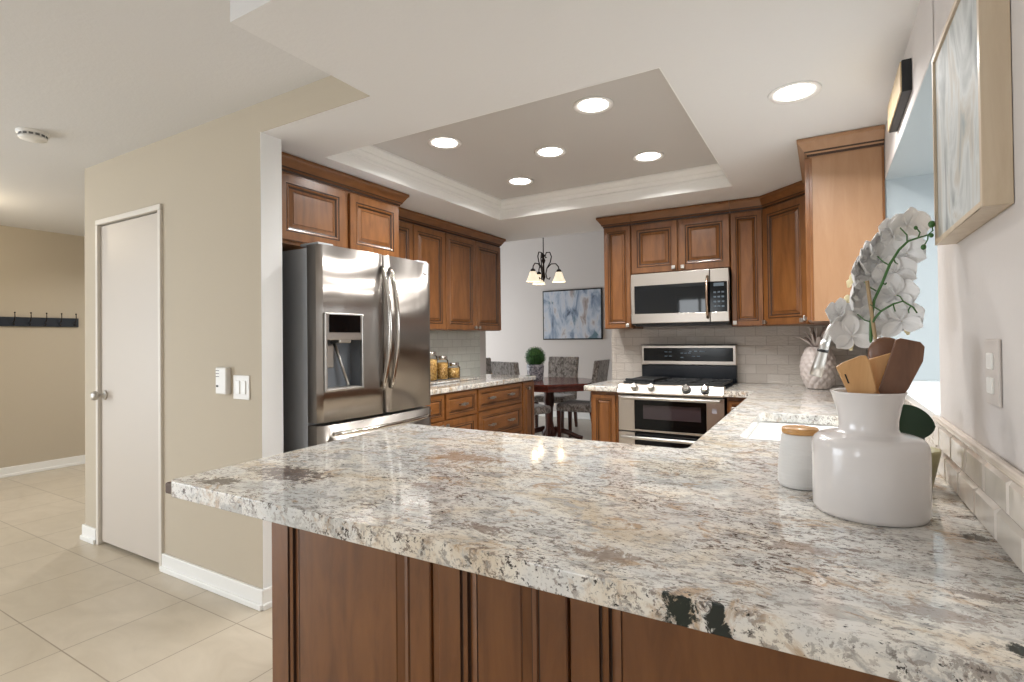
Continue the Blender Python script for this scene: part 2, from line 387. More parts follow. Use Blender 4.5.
# tiled splashbacks
struct('trim_backsplash_range', MB().box(-1.637, RW, YR-.012, YR, .914, 1.358), M['tile_range'])
struct('trim_backsplash_left', MB().box(LW, LW+.012, 2.70, 4.66, .914, 1.368), M['tile_left'])
c = MB().box(RW-.007, RW, .745, wy0, .914, 1.046).box(RW-.012, RW, wy0, wy1, .914, 1.04).box(RW-.012, RW, wy1, YR-.012, .914, 1.36)
struct('trim_backsplash_right', c, M['tile_right'])
tb = mat('glossy_cream_tile', '#ddd4ca', .08); tq = NT(tb); tq.bump(tq.noise(tq.pos(), 9, 1, .5, .6), .25, .012)
c = MB(); rnd = random.Random(5)
for row in range(2):
    y = .745-(.075 if row else 0)
    while y < wy0-.002:
        a, b_ = max(y+.0015, .7465), min(y+.1485, wy0-.001)
        if b_-a > .02:
            z0_ = .9155+.0655*row; z1_ = z0_+.0625; e = .007; xo, xi = RW-.009, RW-.0165
            c.add([(xo, a, z0_), (xo, b_, z0_), (xo, b_, z1_), (xo, a, z1_), (xi, a+e, z0_+e), (xi, b_-e, z0_+e), (xi, b_-e, z1_-e), (xi, a+e, z1_-e), (RW-.006, a, z0_), (RW-.006, b_, z0_), (RW-.006, b_, z1_), (RW-.006, a, z1_)],
                  [(0, 1, 5, 4), (1, 2, 6, 5), (2, 3, 7, 6), (3, 0, 4, 7), (4, 5, 6, 7), (8, 9, 1, 0), (9, 10, 2, 1), (10, 11, 3, 2), (11, 8, 0, 3)])
        y += .15
struct('trim_backsplash_tiles', c, tb)
c = MB().box(RW-.018, RW, .745, wy0, 1.046, 1.062)
struct('trim_backsplash_cap', c, mat('cream_tile_cap', '#dfd2c4', .15), .006)

# ---------------------------------------------------------------- countertops
def slab(name, outer, holes, z0, z1, m, bevel=.009):
    bm = bmesh.new(); ed = []
    for loop in [outer]+holes:
        vs = [bm.verts.new((x, y, z1)) for x, y in loop]
        ed += [bm.edges.new((vs[i], vs[(i+1) % len(vs)])) for i in range(len(vs))]
    bmesh.ops.triangle_fill(bm, use_beauty=True, use_dissolve=False, edges=ed)
    g = bmesh.ops.extrude_face_region(bm, geom=list(bm.faces))
    bmesh.ops.translate(bm, verts=[v for v in g['geom'] if isinstance(v, bmesh.types.BMVert)], vec=(0, 0, z0-z1))
    bmesh.ops.recalc_face_normals(bm, faces=bm.faces)
    me = bpy.data.meshes.new(name); bm.to_mesh(me); bm.free(); me.materials.append(m)
    o = bpy.data.objects.new(name, me); COL.objects.link(o)
    b = o.modifiers.new('bevel', 'BEVEL'); b.width = bevel; b.segments = 3; b.limit_method = 'ANGLE'; b.angle_limit = math.radians(50)
    return o
CT0, CT = .872, .914
cx, cy = -1.462, .762
outer = [(-1.495, .80)] + [(-1.468+.028*math.cos(a), .766+.028*math.sin(a)) for a in (PI*1.05, PI*1.2, PI*1.35, PI*1.48)] + [(-.5, .745), (.13, .748), (RW-.006, .75), (RW-.006, YR-.012), (-.584, YR-.012), (-.584, 3.845), (-.40, 3.845)]
outer += arc(-.41, 1.80, .03, 0, -PI/2, 4) + [(-1.575, 1.77)]
hole = []
sx0, sx1, sy0, sy1 = -.26, .12, 2.06, 2.80
for cx_, cy_, a in ((sx0+.04, sy0+.04, PI), (sx1-.04, sy0+.04, 1.5*PI), (sx1-.04, sy1-.04, 0), (sx0+.04, sy1-.04, .5*PI)):
    hole += arc(cx_, cy_, .04, a, a+PI/2, 4)
tag(slab('granite_countertop', outer, [hole], CT0, CT, M['granite']), 'large speckled cream granite worktop of the peninsula running round past the sink to the range', 'countertop')
tag(slab('granite_countertop', [(-3.128, 2.755), (-2.50, 2.755), (-2.50, 4.73), (-2.53, 4.755), (-3.128, 4.755)], [], CT0, CT, M['granite']), 'granite worktop on the drawer cabinets beyond the fridge, carrying pasta jars', 'countertop')
tag(slab('granite_countertop', [(-1.62, 3.86), (-1.345, 3.845), (-1.345, YR-.012), (-1.62, YR-.012)], [], CT0, CT, M['granite']), 'narrow granite worktop piece left of the range', 'countertop')
# corner guard on the overhang
q = MB().box(-.022, .03, -.024, .03, -.030, 0)
o = q.build('corner_guard', M['rubber'], None, .005, loc=(-1.497, .768, CT-.010)); tag(o, 'small brown rubber corner guard on the left tip of the peninsula worktop', 'corner guard')

# ---------------------------------------------------------------- cabinets
def front(mb, x0, x1, z0, z1, yf=-.02, small=1.0, t=.02):
    """raised-panel front standing proud of y=0 towards -y"""
    w_, h_ = x1-x0, z1-z0
    k = min(1.0, min(w_, h_)/.30)
    st = .046*k*small if k < 1 else .046*small
    P = [(0, 0, 0), (0, t-.003, 0), (.003, t, 0), (st, t, 0), (st+.003*k, t-.004, 1), (st+.006*k, t-.004, 1), (st+.010*k, t-.001, 0), (st+.018*k, t-.003, 0),
         (st+.023*k, t-.009, 1), (st+.027*k, t-.010, 1), (st+.044*k, t-.003, 0), (st+.046*k, t-.005, 1), (st+.049*k, t-.002, 0)]
    for (d0, o0, m0), (d1, o1, m1) in zip(P, P[1:]):
        a = [(x0+d0, -o0, z0+d0), (x1-d0, -o0, z0+d0), (x1-d0, -o0, z1-d0), (x0+d0, -o0, z1-d0)]
        b = [(x0+d1, -o1, z0+d1), (x1-d1, -o1, z0+d1), (x1-d1, -o1, z1-d1), (x0+d1, -o1, z1-d1)]
        mb.add(a+b, [(i, (i+1) % 4, 4+(i+1) % 4, 4+i) for i in range(4)], 1 if m1 else 0)
    d, o_, _ = P[-1]
    mb.add([(x0+d, -o_, z0+d), (x1-d, -o_, z0+d), (x1-d, -o_, z1-d), (x0+d, -o_, z1-d)], [(0, 1, 2, 3)], 0)
    mb.add([(x0, 0, z0), (x1, 0, z0), (x1, 0, z1), (x0, 0, z1)], [(3, 2, 1, 0)], 0)
    return mb
def knob(x, z, parent, y=-.02):
    q = MB(); q.T = Matrix.Translation((x, y, z)) @ Matrix.Rotation(PI/2, 4, 'X')
    q.lathe([(.007, 0), (.006, .012), (.013, .017)], seg=12)
    q.T = Matrix.Translation((x, y, z)); q.box(-.014, .014, -.028, -.016, -.014, .014)
    q.build('knob', M['satin'], parent, .003)
def pull(x, z, parent, y=-.02, L=.10):
    q = MB(); q.T = Matrix.Translation((x, y, z))
    for a in (-L/2+.012, L/2-.012):
        q.box(a-.006, a+.006, -.022, 0, -.006, .006)
    q.box(-L/2, L/2, -.032, -.020, -.008, .008); q.box(-.012, .012, -.036, -.018, -.012, .012)
    q.build('drawer_pull', M['satin'], parent, .003)
def crown_mesh(path, z1=2.292, h=.085, out=.052, m=M['wood_h']):
    """path: local xy points along the cabinet top, outward side to the right of travel... offsets computed by mitre"""
    prof = [(0, z1-h), (.006, z1-h), (.008, z1-h+.012), (.018, z1-h+.018), (.020, z1-h+.026), (.040, z1-.028), (.046, z1-.020), (out, z1-.016), (out, z1), (0, z1)]
    P = [Vector(p) for p in path]; N = []
    for a, b in zip(P, P[1:]):
        d = (b-a).normalized(); N.append(Vector((d.y, -d.x)))
    R = []
    for i, p in enumerate(P):
        if i == 0: o_ = N[0]
        elif i == len(P)-1: o_ = N[-1]
        else:
            o_ = N[i-1]+N[i]; o_ = o_/ (o_.dot(N[i]))
        R.append([(p.x+o_.x*u, p.y+o_.y*u, z) for u, z in prof])
    mb = MB(); n = len(prof)
    for i in range(len(P)-1):
        for k in range(n):
            j = (k+1) % n
            mb.add([R[i][k], R[i+1][k], R[i+1][j], R[i][j]], [(0, 1, 2, 3)], 1 if k in (1, 3) else 0)
    for r_ in (R[0], R[-1]): mb.add(r_, [tuple(range(n))], 0)
    return mb
def cabinet(name, label, loc, rz, W, D, z0, z1, fronts, crown=None, toe=False, group=None, side=None):
    t = thing(name, label, 'cabinet', loc, rz, group)
    b = MB(); b.box(0, W, 0, D, z0+(.1 if toe else 0), z1)
    if toe: b.box(.0, W, .06, D, z0, z0+.1)
    b.build('body', [M['wood'], M['glaze']] if side is None else side, t, .002)
    for fr in fronts:
        k, x0, x1, a, b_ = fr[:5]
        o = front(MB(), x0, x1, a, b_).build(k, [M['wood'] if k != 'drawer' else M['wood_h'], M['glaze']], t)
        for hd in fr[5:]:
            (knob if hd[0] == 'k' else pull)(hd[1], hd[2], o)
    if crown: crown_mesh(crown).build('crown_moulding', [M['wood_h'], M['glaze']], t)
    return t
G = .002
ZT = 2.205
# range wall uppers, local x = world x - X0, front plane y=4.25
UY = 4.25
cabinet('wall_cabinet', 'narrow single-door upper cabinet at the left end of the range wall, left of the microwave', (-1.58, UY, 0), 0, .235-G, YR-UY-.015, 1.358, ZT+.01,
        [('door', .003, .23, 1.362, ZT-.004, ('k', .205, 1.385))], crown=[(0, YR-UY-.02), (0, 0), (.233, 0)])
cabinet('wall_cabinet', 'short two-door upper cabinet directly above the microwave', (-1.345, UY, 0), 0, .76-G, YR-UY-.015, 1.80, ZT+.01,
        [('door', .004, .372, 1.803, ZT-.004, ('k', .345, 1.83)), ('door', .386, .754, 1.803, ZT-.004, ('k', .415, 1.83))], crown=[(0, 0), (.758, 0)])
cabinet('wall_cabinet', 'narrow upper cabinet right of the microwave, square knob at lower left', (-.585, UY, 0), 0, .222, YR-UY-.015, 1.358, ZT+.01,
        [('door', .004, .218, 1.362, ZT-.004, ('k', .028, 1.385))], crown=[(0, 0), (.2225, 0)])
# diagonal corner cabinet
t = thing('corner_cabinet', 'diagonal corner upper cabinet between the range wall and the window wall', 'cabinet', (-.36, UY, 0))
MB().prism([(.003, .001), (.300, -.296), (.624, -.296), (.624, .300), (.003, .300)], 1.358, ZT+.02).build('body', M['wood'], t, .002)
dd = front(MB(), .012, .412, 1.362, ZT-.004)
dm = dd.build('door', [M['wood'], M['glaze']], t); dm.rotation_euler = (0, 0, -PI/4)
knob(.04, 1.385, dm); knob(.385, 1.385, dm)
crown_mesh([(0, 0), (.30, -.30)]).build('crown_moulding', [M['wood_h'], M['glaze']], t)
# window-wall tall upper: front faces -x
t = thing('wall_cabinet', 'upper cabinet on the window wall with a broad plain light maple side panel', 'cabinet', (-.045, 3.947, 0), -PI/2)
MB().box(0, .787, 0, RW+.045-.002, 1.358, ZT+.02).build('body', M['wood'], t, .002)
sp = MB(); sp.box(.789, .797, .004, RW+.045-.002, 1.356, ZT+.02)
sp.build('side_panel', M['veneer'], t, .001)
MB().box(.7975, .800, .002, .014, 1.358, 2.2).box(.7975, .800, .312, .322, 1.358, 2.2).build('side_edge_bead', M['wood'], t, .001)
o = front(MB(), .004, .392, 1.362, ZT).build('door', [M['wood'], M['glaze']], t); knob(.36, 1.385, o)
o = front(MB(), .398, .785, 1.362, ZT).build('door', [M['wood'], M['glaze']], t); knob(.43, 1.385, o)
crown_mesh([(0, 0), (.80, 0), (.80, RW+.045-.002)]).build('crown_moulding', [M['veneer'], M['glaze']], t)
# left wall uppers, facing +x: local x -> world +y, local y -> world -x
UX = -2.80
cabinet('wall_cabinet', 'two-door upper cabinet half hidden behind the fridge top', (UX, 2.80, 0), PI/2, .83, -LW+UX-.015, 1.368, ZT+.01,
        [('door', .004, .412, 1.372, ZT-.004, ('k', .385, 1.395)), ('door', .42, .826, 1.372, ZT-.004, ('k', .45, 1.395))], crown=[(0, 0), (.83, 0)])
cabinet('wall_cabinet', 'two-door upper cabinet at the far end of the fridge wall, paired knobs at the bottom', (UX, 3.632, 0), PI/2, .90, -LW+UX-.015, 1.368, ZT+.01,
        [('door', .004, .446, 1.372, ZT-.004, ('k', .42, 1.395)), ('door', .454, .896, 1.372, ZT-.004, ('k', .48, 1.395))], crown=[(0, 0), (.90, 0), (.90, -LW+UX-.015)])
# over-fridge cabinet
cabinet('refrigerator_cabinet', 'deep two-door cabinet above the stainless fridge', (-2.515, 1.704, 0), PI/2, 1.055, -LW-2.515-.003, 1.815, ZT+.005,
        [('door', .10, .56, 1.835, ZT-.012), ('door', .60, 1.03, 1.835, ZT-.012)], crown=[(0, 0), (1.055, 0), (1.055, -LW-2.515-.003)])
# left wall base cabinets, front x=-2.535
BX = -2.535
bd = -LW+BX-.005
cabinet('base_cabinet', 'base cabinet beside the fridge with a drawer over a pair of knobbed doors', (BX, 2.745, 0), PI/2, .955, bd, 0, CT0-.002,
        [('drawer', .03, .505, .665, .86, ('p', .26, .765)), ('drawer', .53, .945, .665, .86, ('p', .735, .765)), ('door', .03, .485, .115, .655, ('k', .455, .62)), ('door', .49, .945, .115, .655, ('k', .52, .62))], toe=True)
cabinet('base_cabinet', 'three-drawer base cabinet with two pulls on each wide drawer', (BX, 3.702, 0), PI/2, .775, bd, 0, CT0-.002,
        [('drawer', .02, .765, .675, .86, ('p', .20, .775), ('p', .53, .775)), ('drawer', .02, .765, .40, .665, ('p', .20, .54), ('p', .53, .54)), ('drawer', .02, .765, .115, .39, ('p', .20, .26), ('p', .53, .26))], toe=True)
cabinet('base_cabinet', 'narrow one-door base cabinet at the dining end of the fridge wall counter', (BX, 4.479, 0), PI/2, .25, bd, 0, CT0-.002,
        [('door', .013, .237, .115, .86, ('k', .10, .80))], toe=True)
# range wall base left / right
cabinet('base_cabinet', 'narrow base cabinet with a raised panel left of the range', (-1.575, 3.90, 0), 0, .222, YR-3.90-.003, 0, CT0-.002, [('door', .02, .205, .115, .845)], toe=True)
cabinet('base_cabinet', 'base cabinet wedged between the range and the sink run, one square knob', (-.575, 3.90, 0), 0, .19, YR-3.90-.003, 0, CT0-.002, [('door', .012, .18, .115, .845, ('k', .045, .79))], toe=True)
# sink run base (faces -x), left hollow around the basin
t = thing('sink_cabinet', 'wooden base cabinet run under the sink worktop, mostly hidden', 'cabinet', (-.345, 3.89, 0), -PI/2)
sb = MB(); sb.box(0, 2.07, .02, .04, .1, CT0-.002); sb.box(0, .02, .04, .60, .1, CT0-.002); sb.box(2.05, 2.07, .04, .60, .1, CT0-.002); sb.box(0, 2.07, .08, .60, 0, .1)
sb.build('body', M['wood'], t)
for i in range(4):
    o = front(MB(), .02+i*.51, .52+i*.51, .115, .845).build('door', [M['wood'], M['glaze']], t); o.location.y = .02
# peninsula back panels
PY = 1.05
t = thing('peninsula_cabinet', 'long wooden peninsula base with raised applied panels facing the room', 'cabinet', (-1.484, PY, 0))
MB().box(0, RW+1.484-.003, 0, .70, 0, CT0-.002).build('body', M['pen_wood_shaded'], t, .002)
def pfront(x0, x1):
    mb = MB(); z0, z1 = .02, CT0-.006; t_ = .02
    P = [(0, 0, 0), (0, t_-.003, 0), (.003, t_, 0), (.066, t_, 0), (.068, t_-.005, 1), (.0715, t_-.005, 1), (.075, t_-.001, 0), (.086, t_-.003, 0), (.088, t_-.01, 1), (.0915, t_-.010, 1), (.112, t_-.004, 0), (.114, t_-.006, 1), (.117, t_-.003, 0)]
    for (d0, o0, m0), (d1, o1, m1) in zip(P, P[1:]):
        a = [(x0+d0, -o0, z0+d0), (x1-d0, -o0, z0+d0), (x1-d0, -o0, z1-d0*.3), (x0+d0, -o0, z1-d0*.3)]
        b = [(x0+d1, -o1, z0+d1), (x1-d1, -o1, z0+d1), (x1-d1, -o1, z1-d1*.3), (x0+d1, -o1, z1-d1*.3)]
        mb.add(a+b, [(i, (i+1) % 4, 4+(i+1) % 4, 4+i) for i in range(4)], 1 if m1 else 0)
    d, o_, _ = P[-1]
    mb.add([(x0+d, -o_, z0+d), (x1-d, -o_, z0+d), (x1-d, -o_, z1-d*.3), (x0+d, -o_, z1-d*.3)], [(0, 1, 2, 3)], 0)
    return mb
for a, b_ in ((.022, .638), (.664, 1.013), (1.020, 1.757)):
    pfront(a, b_).build('panel', [M['pen_wood_shaded'], M['glaze']], t)
MB().box(.6405, .6615, -.012, 0, .02, .866).build('filler_strip', M['pen_wood_shaded'], t, .002)
MB().box(.0, .0195, -.012, 0, .02, .866).build('filler_strip', M['pen_wood_shaded'], t, .002)

# ---------------------------------------------------------------- refrigerator
fr = thing('refrigerator', 'stainless steel french-door refrigerator with ice and water dispenser', 'refrigerator', (-2.2, 1.812, 0), PI/2)
W = .91
MB().box(.004, W-.004, .088, .80, .03, 1.764).box(.05, W-.05, .15, .75, 0, .03).build('body', M['steel_side'], fr, .004)
def bowed(x0, x1, z0, z1, hole=None, bulge=.022):
    """door skin bowed across the whole fridge width; optional recess hole (x0,x1,z0,z1)"""
    mb = MB(); xs = [x0+(x1-x0)*i/16 for i in range(17)]
    def yy(x):
        e = min(x-x0, x1-x)
        ed = .018*max(0, 1-e/.02)**2
        return -bulge*(1-((x-W/2)/(W/2))**2)+.0+ed
    if hole: xs = sorted(xs+[hole[0], hole[1]])
    zs = [z0, z1] if not hole else [z0, hole[2], hole[3], z1]
    for i in range(len(xs)-1):
        for k in range(len(zs)-1):
            if hole and k == 1 and xs[i] >= hole[0]-1e-6 and xs[i+1] <= hole[1]+1e-6: continue
            mb.add([(xs[i], yy(xs[i]), zs[k]), (xs[i+1], yy(xs[i+1]), zs[k]), (xs[i+1], yy(xs[i+1]), zs[k+1]), (xs[i], yy(xs[i]), zs[k+1])], [(0, 1, 2, 3)], 0, True)
    n = [(x, yy(x)) for x in xs]
    for z in (z0, z1):
        mb.add([(x, y, z) for x, y in n]+[(x1, .085, z), (x0, .085, z)], [tuple(range(len(n)+2))], 0)
    for x, y in (n[0], n[-1]): mb.add([(x, y, z0), (x, .085, z0), (x, .085, z1), (x, y, z1)], [(0, 1, 2, 3)], 0)
    mb.add([(x0, .085, z0), (x1, .085, z0), (x1, .085, z1), (x0, .085, z1)], [(0, 1, 2, 3)], 0)
    return mb
hx0, hx1, hz0, hz1 = .030, .288, 1.02, 1.425
ld = bowed(.002, .454, .862, 1.777, (hx0, hx1, hz0, hz1)).build('door', M['steel_fridge'], fr)
ld['label'] = 'left door with dispenser'
rd = bowed(.460, W-.002, .862, 1.777).build('door', M['steel_fridge'], fr)
fd = bowed(.002, W-.002, .05, .846).build('freezer_drawer', M['steel_fridge'], fr)
def handle(pts, r, parent, name='handle'):
    MB().tube(pts, r, 12, 0, True, .75).build(name, M['chrome'], parent)
for x, s_ in ((.425, ld), (.490, rd)):
    pts = []
    for i in range(17):
        u = i/16; z = 1.005+.70*u; y = -.028-.058*math.sin(PI*u)**.8
        pts.append((x, y, z))
    handle(pts, .016, s_)
pts = [(.07+.76*i/16, -.026-.05*math.sin(PI*i/16)**.7, .80) for i in range(17)]
handle(pts, .016, fd)
# dispenser
dp = MB(); yb = -.012
fw = .012
dp.box(hx0-.002, hx1+.002, -.022, -.006, hz1-fw, hz1+.002).box(hx0-.002, hx1+.002, -.022, -.006, hz0-.002, hz0+fw).box(hx0-.002, hx0+fw, -.022, -.006, hz0, hz1).box(hx1-fw, hx1+.002, -.024, -.006, hz0, hz1)
dp.box(hx0, hx1, -.020, -.002, 1.285, hz1)
dsp = dp.build('dispenser', M['satin'], ld, .004)
MB().box(hx0+.022, hx1-.022, -.0235, -.0205, 1.325, 1.418).build('display', M['blackglass'], dsp, .002)
rc = MB(); a, b_, z0, z1, dy = hx0+.006, hx1-.006, hz0+.006, 1.30, .075
rc.add([(a, -.008, z0), (a, -.008, z1), (a, dy, z1), (a, dy, z0)], [(0, 1, 2, 3)]); rc.add([(b_, -.008, z0), (b_, dy, z0), (b_, dy, z1), (b_, -.008, z1)], [(0, 1, 2, 3)])
rc.add([(a, dy, z0), (a, dy, z1), (b_, dy, z1), (b_, dy, z0)], [(0, 1, 2, 3)]); rc.add([(a, -.008, z0), (b_, -.008, z0), (b_, dy, z0), (a, dy, z0)], [(0, 1, 2, 3)])
rc.build('recess', mat('dispenser_grey', '#7b8086', .35, .2), dsp)
MB().box(.12, .205, -.018, .05, 1.268, 1.305).build('nozzle', M['satin'], dsp, .008)
MB().box(  .055, .12, .02, .035, 1.14, 1.262).build('paddle', M['satin'], dsp, .01)
MB().box(.0+hx0+.012, hx1-.012, 0, .078, hz0+.006, hz0+.014).build('drip_tray', M['satin'], dsp)
MB().tube([(.155, .06, 1.27), (.215, .02, 1.04)], .008, 8, 0).build('spout_bracket', M['satin'], dsp)
MB().box(.02, .12, .02, .16, 1.7775, 1.792).build('hinge_cover', M['steel_side'], fr, .004)
MB().box(W-.12, W-.02, .02, .16, 1.7775, 1.792).build('hinge_cover', M['steel_side'], fr, .004)
MB().box(.775, .85, -.0085, -.004, 1.70, 1.709).build('badge', mat('badge_grey', '#5a5a5c', .4, .5), fr)

# ---------------------------------------------------------------- range
rg = thing('range', 'stainless double-oven gas range with black cooktop and raised backguard', 'stove', (-1.342, 3.87, 0))
RWd = .755
MB().box(.003, RWd-.003, .035, .66, .05, .895).box(.04, RWd-.04, .08, .62, 0, .05).build('body', M['black'], rg, .003)
MB().box(0, RWd, .02, .60, .895, .918).build('cooktop', mat('black_enamel', '#0c0d0f', .12), rg, .006)
cp = MB(); pr = [(-.016, .862), (-.032, .868), (-.032, .878), (.020, .936), (.055, .938), (.055, .862)]
cp.add([(x, y, z) for x in (0, RWd) for y, z in pr], [tuple(range(6)), tuple(range(6, 12))]+[(i, (i+1) % 6, 6+(i+1) % 6, 6+i) for i in range(6)])
cpo = cp.build('control_panel', M['steel'], rg, .004)
for x in (.13, .255, .505, .632):
    q = MB(); q.T = Matrix.Translation((x, -.007, .906)) @ Matrix.Rotation(math.radians(48), 4, 'X')
    q.lathe([(.033 if x > .4 else .027, 0), (.033 if x > .4 else .027, .005 if x < .4 else .016)], seg=24, m=1 if x > .4 else 0); q.lathe([(.024, .005), (.022, .032), (.017, .036)], seg=20, m=0)
    q.box(-.006, .006, -.021, .021, .03, .042, 0)
    q.build('knob', [M['satin'] if x < .4 else M['chrome'], M['black']], rg, .0015)
def grate(x0, x1, name='burner_grate'):
    q = MB(); z = .935; y0, y1 = .07, .55
    for y in (y0, y0+.16, y0+.32, y1): q.box(x0, x1, y-.006, y+.006, z, z+.016)
    for x in (x0+.006, (x0+x1)/2, x1-.006): q.box(x-.006, x+.006, y0, y1, z, z+.014)
    for x in (x0+.01, x1-.01):
        for y in (y0+.01, y1-.01): q.box(x-.007, x+.007, y-.007, y+.007, .917, z)
    return q.build(name, M['iron'], rg, .003)
grate(.02, .255); grate(.262, .493); grate(.50, .735)
for x, y, r in ((.137, .17, .04), (.137, .43, .034), (.378, .30, .045), (.617, .17, .045), (.617, .43, .034)):
    MB().lathe([(r, 0), (r, .008), (r*.7, .012)], (x, y, .917), 20).build('burner', M['iron'], rg)
q = MB().box(.03, .25, .08, .50, .952, .962).box(.03, .25, .08, .088, .962, .972)
q.build('griddle', M['iron'], rg, .004)
od = MB(); od.box(0, .124, 0, .034, .588, .852).box(.637, RWd, 0, .034, .588, .852).box(.124, .637, 0, .034, .588, .602).box(.124, .637, .004, .034, .822, .852)
odo = od.build('oven_door', M['steel'], rg, .003)
MB().box(.124, .637, -.001, .006, .602, .822).build('oven_glass', M['blackglass'], odo, .002)
MB().box(.19, .60, -.0025, -.001, .683, .785).build('oven_window', mat('oven_window_glass', '#3a3236', .08), odo)
def bar(y, z, parent):
    q = MB(); q.tube([(.035, y, z), (RWd-.02, y, z)], .013, 14); q.box(.04, .06, y, .004, z-.008, z+.008); q.box(RWd-.05, RWd-.03, y, .004, z-.008, z+.008)
    q.build('handle', M['satin'], parent, .002)
bar(-.045, .838, odo)
MB().box(.675, .705, -.0015, 0, .75, .785).build('sticker', mat('label_grey', '#b9b9c6', .5), odo)
od = MB(); od.box(0, .124, 0, .034, .10, .578).box(.637, RWd, 0, .034, .10, .578).box(.124, .637, 0, .034, .10, .15)
odo2 = od.build('oven_door', M['steel'], rg, .003)
MB().box(.124, .637, -.001, .006, .15, .578).build('oven_glass', M['blackglass'], odo2, .002)
bar(-.045, .545, odo2)
bgd = MB(); bgd.box(0, RWd, .595, .66, 1.055, 1.217)
bgo = bgd.build('backguard', M['steel'], rg, .006)
MB().box(.022, RWd-.022, .592, .596, 1.086, 1.195).build('control_display', M['blackglass'], bgo, .012)
marks_m = mat('display_marks', '#8fa6b8', .4)
for x, z in [(.20, 1.16), (.235, 1.16), (.20, 1.125), (.235, 1.125), (.33, 1.15), (.36, 1.15), (.39, 1.15), (.33, 1.115), (.40, 1.165), (.44, 1.165), (.48, 1.165), (.42, 1.125), (.46, 1.125), (.50, 1.165)]:
    MB().box(x, x+.022, .5912, .592, z, z+.004).build('touch_mark', marks_m, bgo)
MB().box(.0, RWd, .61, .66, .918, 1.053).build('back_panel', mat('black_steel', '#12161d', .2, .3), rg, .003)
MB().box(0, RWd, .59, .664, 1.2175, 1.223).build('backguard_cap', M['black'], bgo, .002)

# ---------------------------------------------------------------- microwave
mw = thing('microwave', 'stainless over-the-range microwave with vertical handle, under the short cabinet', 'microwave', (-1.322, 4.15, 1.383))
MW, MH = .733, .405
MB().box(0, MW, .03, .40, 0, MH).build('body', M['black'], mw, .003)
q = MB(); q.box(0, .60, 0, .03, MH-.095, MH).box(0, .60, 0, .03, .012, .085).box(0, .028, 0, .03, .085, MH-.095)
mdo = q.build('door', M['steel'], mw, .003)
MB().box(.028, .60, .002, .03, .085, MH-.095).build('window', mat('microwave_window', '#0c1013', .03), mdo)
MB().box(.603, MW, 0, .03, MH-.095, MH).box(.603, MW, 0, .03, .012, .085).box(MW-.012, MW, 0, .03, .085, MH-.095).build('control_frame', M['steel'], mw, .003)
kp = MB().box(.603, MW-.012, .002, .03, .085, MH-.095).build('keypad', M['blackglass'], mw)
key_m = mat('keypad_marks', '#4f5c66', .4)
MB().box(.628, .70, .0012, .002, .275, .300).build('clock_display', key_m, kp)
for i in range(3):
    for k in range(4): MB().box(.627+i*.028, .645+i*.028, .0012, .002, .12+k*.035, .132+k*.035).build('key', key_m, kp)
pts = [(.585, -.004-.036*math.sin(PI*i/10)**.5, .04+.315*i/10) for i in range(11)]
MB().tube(pts, .0095, 12).build('handle', mat('warm_steel', '#b8a390', .25, 1), mdo)
MB().box(.02, MW-.02, .04, .38, -.010, 0).build('vent_grille', M['black'], mw)

# ---------------------------------------------------------------- sink and faucet
t = thing('sink', 'white undermount kitchen sink set in the granite worktop', 'sink', ((sx0+sx1)/2, (sy0+sy1)/2, 0))
hw, hh = (sx1-sx0)/2, (sy1-sy0)/2
def rr(w_, h_, r, z):
    pts = []
    for cx_, cy_, a in ((-w_+r, -h_+r, PI), (w_-r, -h_+r, 1.5*PI), (w_-r, h_-r, 0), (-w_+r, h_-r, .5*PI)):
        pts += [(x, y, z) for x, y in arc(cx_, cy_, r, a, a+PI/2, 5)]
    return pts
q = MB(); q.rings([rr(hw+.02, hh+.02, .05, CT0-.002), rr(hw+.004, hh+.004, .045, CT0-.002), rr(hw-.002, hh-.002, .045, CT0-.02), rr(hw-.012, hh-.012, .05, .72), rr(hw-.05, hh-.05, .05, .69), rr(.02, .02, .012, .684)], 0, True, False)
q.rings([rr(hw+.02, hh+.02, .05, CT0-.002), rr(hw+.02, hh+.02, .05, .675)], 0, True, False); q.add(rr(hw+.02, hh+.02, .05, .675), [tuple(range(24))])
q.build('basin', M['porcelain'], t)
MB().lathe([(.03, 0), (.03, .006), (.022, .006), (.02, .002)], (0, 0, .684), 24).build('drain', M['chrome'], t)
t = thing('faucet', 'curved pull-down chrome kitchen faucet arching over the sink', 'faucet', (.195, 2.43, CT))
MB().lathe([(.030, 0), (.030, .006), (.022, .012), (.019, .05)], (0, 0, 0), 24).tube([(0, 0, .05), (0, 0, .12)], .019, 20).build('base', M['satin'], t)
pts = [(0, 0, .10), (0, 0, .24), (0, 0, .33), (-.004, .001, .375), (-.020, .002, .41), (-.050, .004, .432), (-.090, .007, .438), (-.125, .010, .425), (-.153, .013, .398), (-.169, .015, .366), (-.177, .016, .345)]
# (rounded by a fine spline)
def spline(p, n=5):
    out = []
    for i in range(len(p)-1):
        p0, p1, p2, p3 = (Vector(p[max(i-1, 0)]), Vector(p[i]), Vector(p[i+1]), Vector(p[min(i+2, len(p)-1)]))
        for k in range(n):
            t_ = k/n; out.append(tuple(.5*((2*p1)+(p2-p0)*t_+(2*p0-5*p1+4*p2-p3)*t_*t_+(3*p1-p0-3*p2+p3)*t_**3)))
    return out+[p[-1]]
MB().tube(spline(pts), .0165, 20).build('spout', M['satin'], t)
hp = [(-.1765, .016, .347), (-.1835, .017, .322), (-.190, .018, .298), (-.1955, .0185, .278), (-.203, .019, .250), (-.215, .020, .204)]
MB().tube(hp, [.0167, .0178, .0188, .0196, .0212, .0228], 28).build('spray_head', M['satin'], t)
MB().tube([(-.1868, .0175, .311), (-.1895, .018, .300)], .0202, 28).build('spray_ring', M['black'], t)
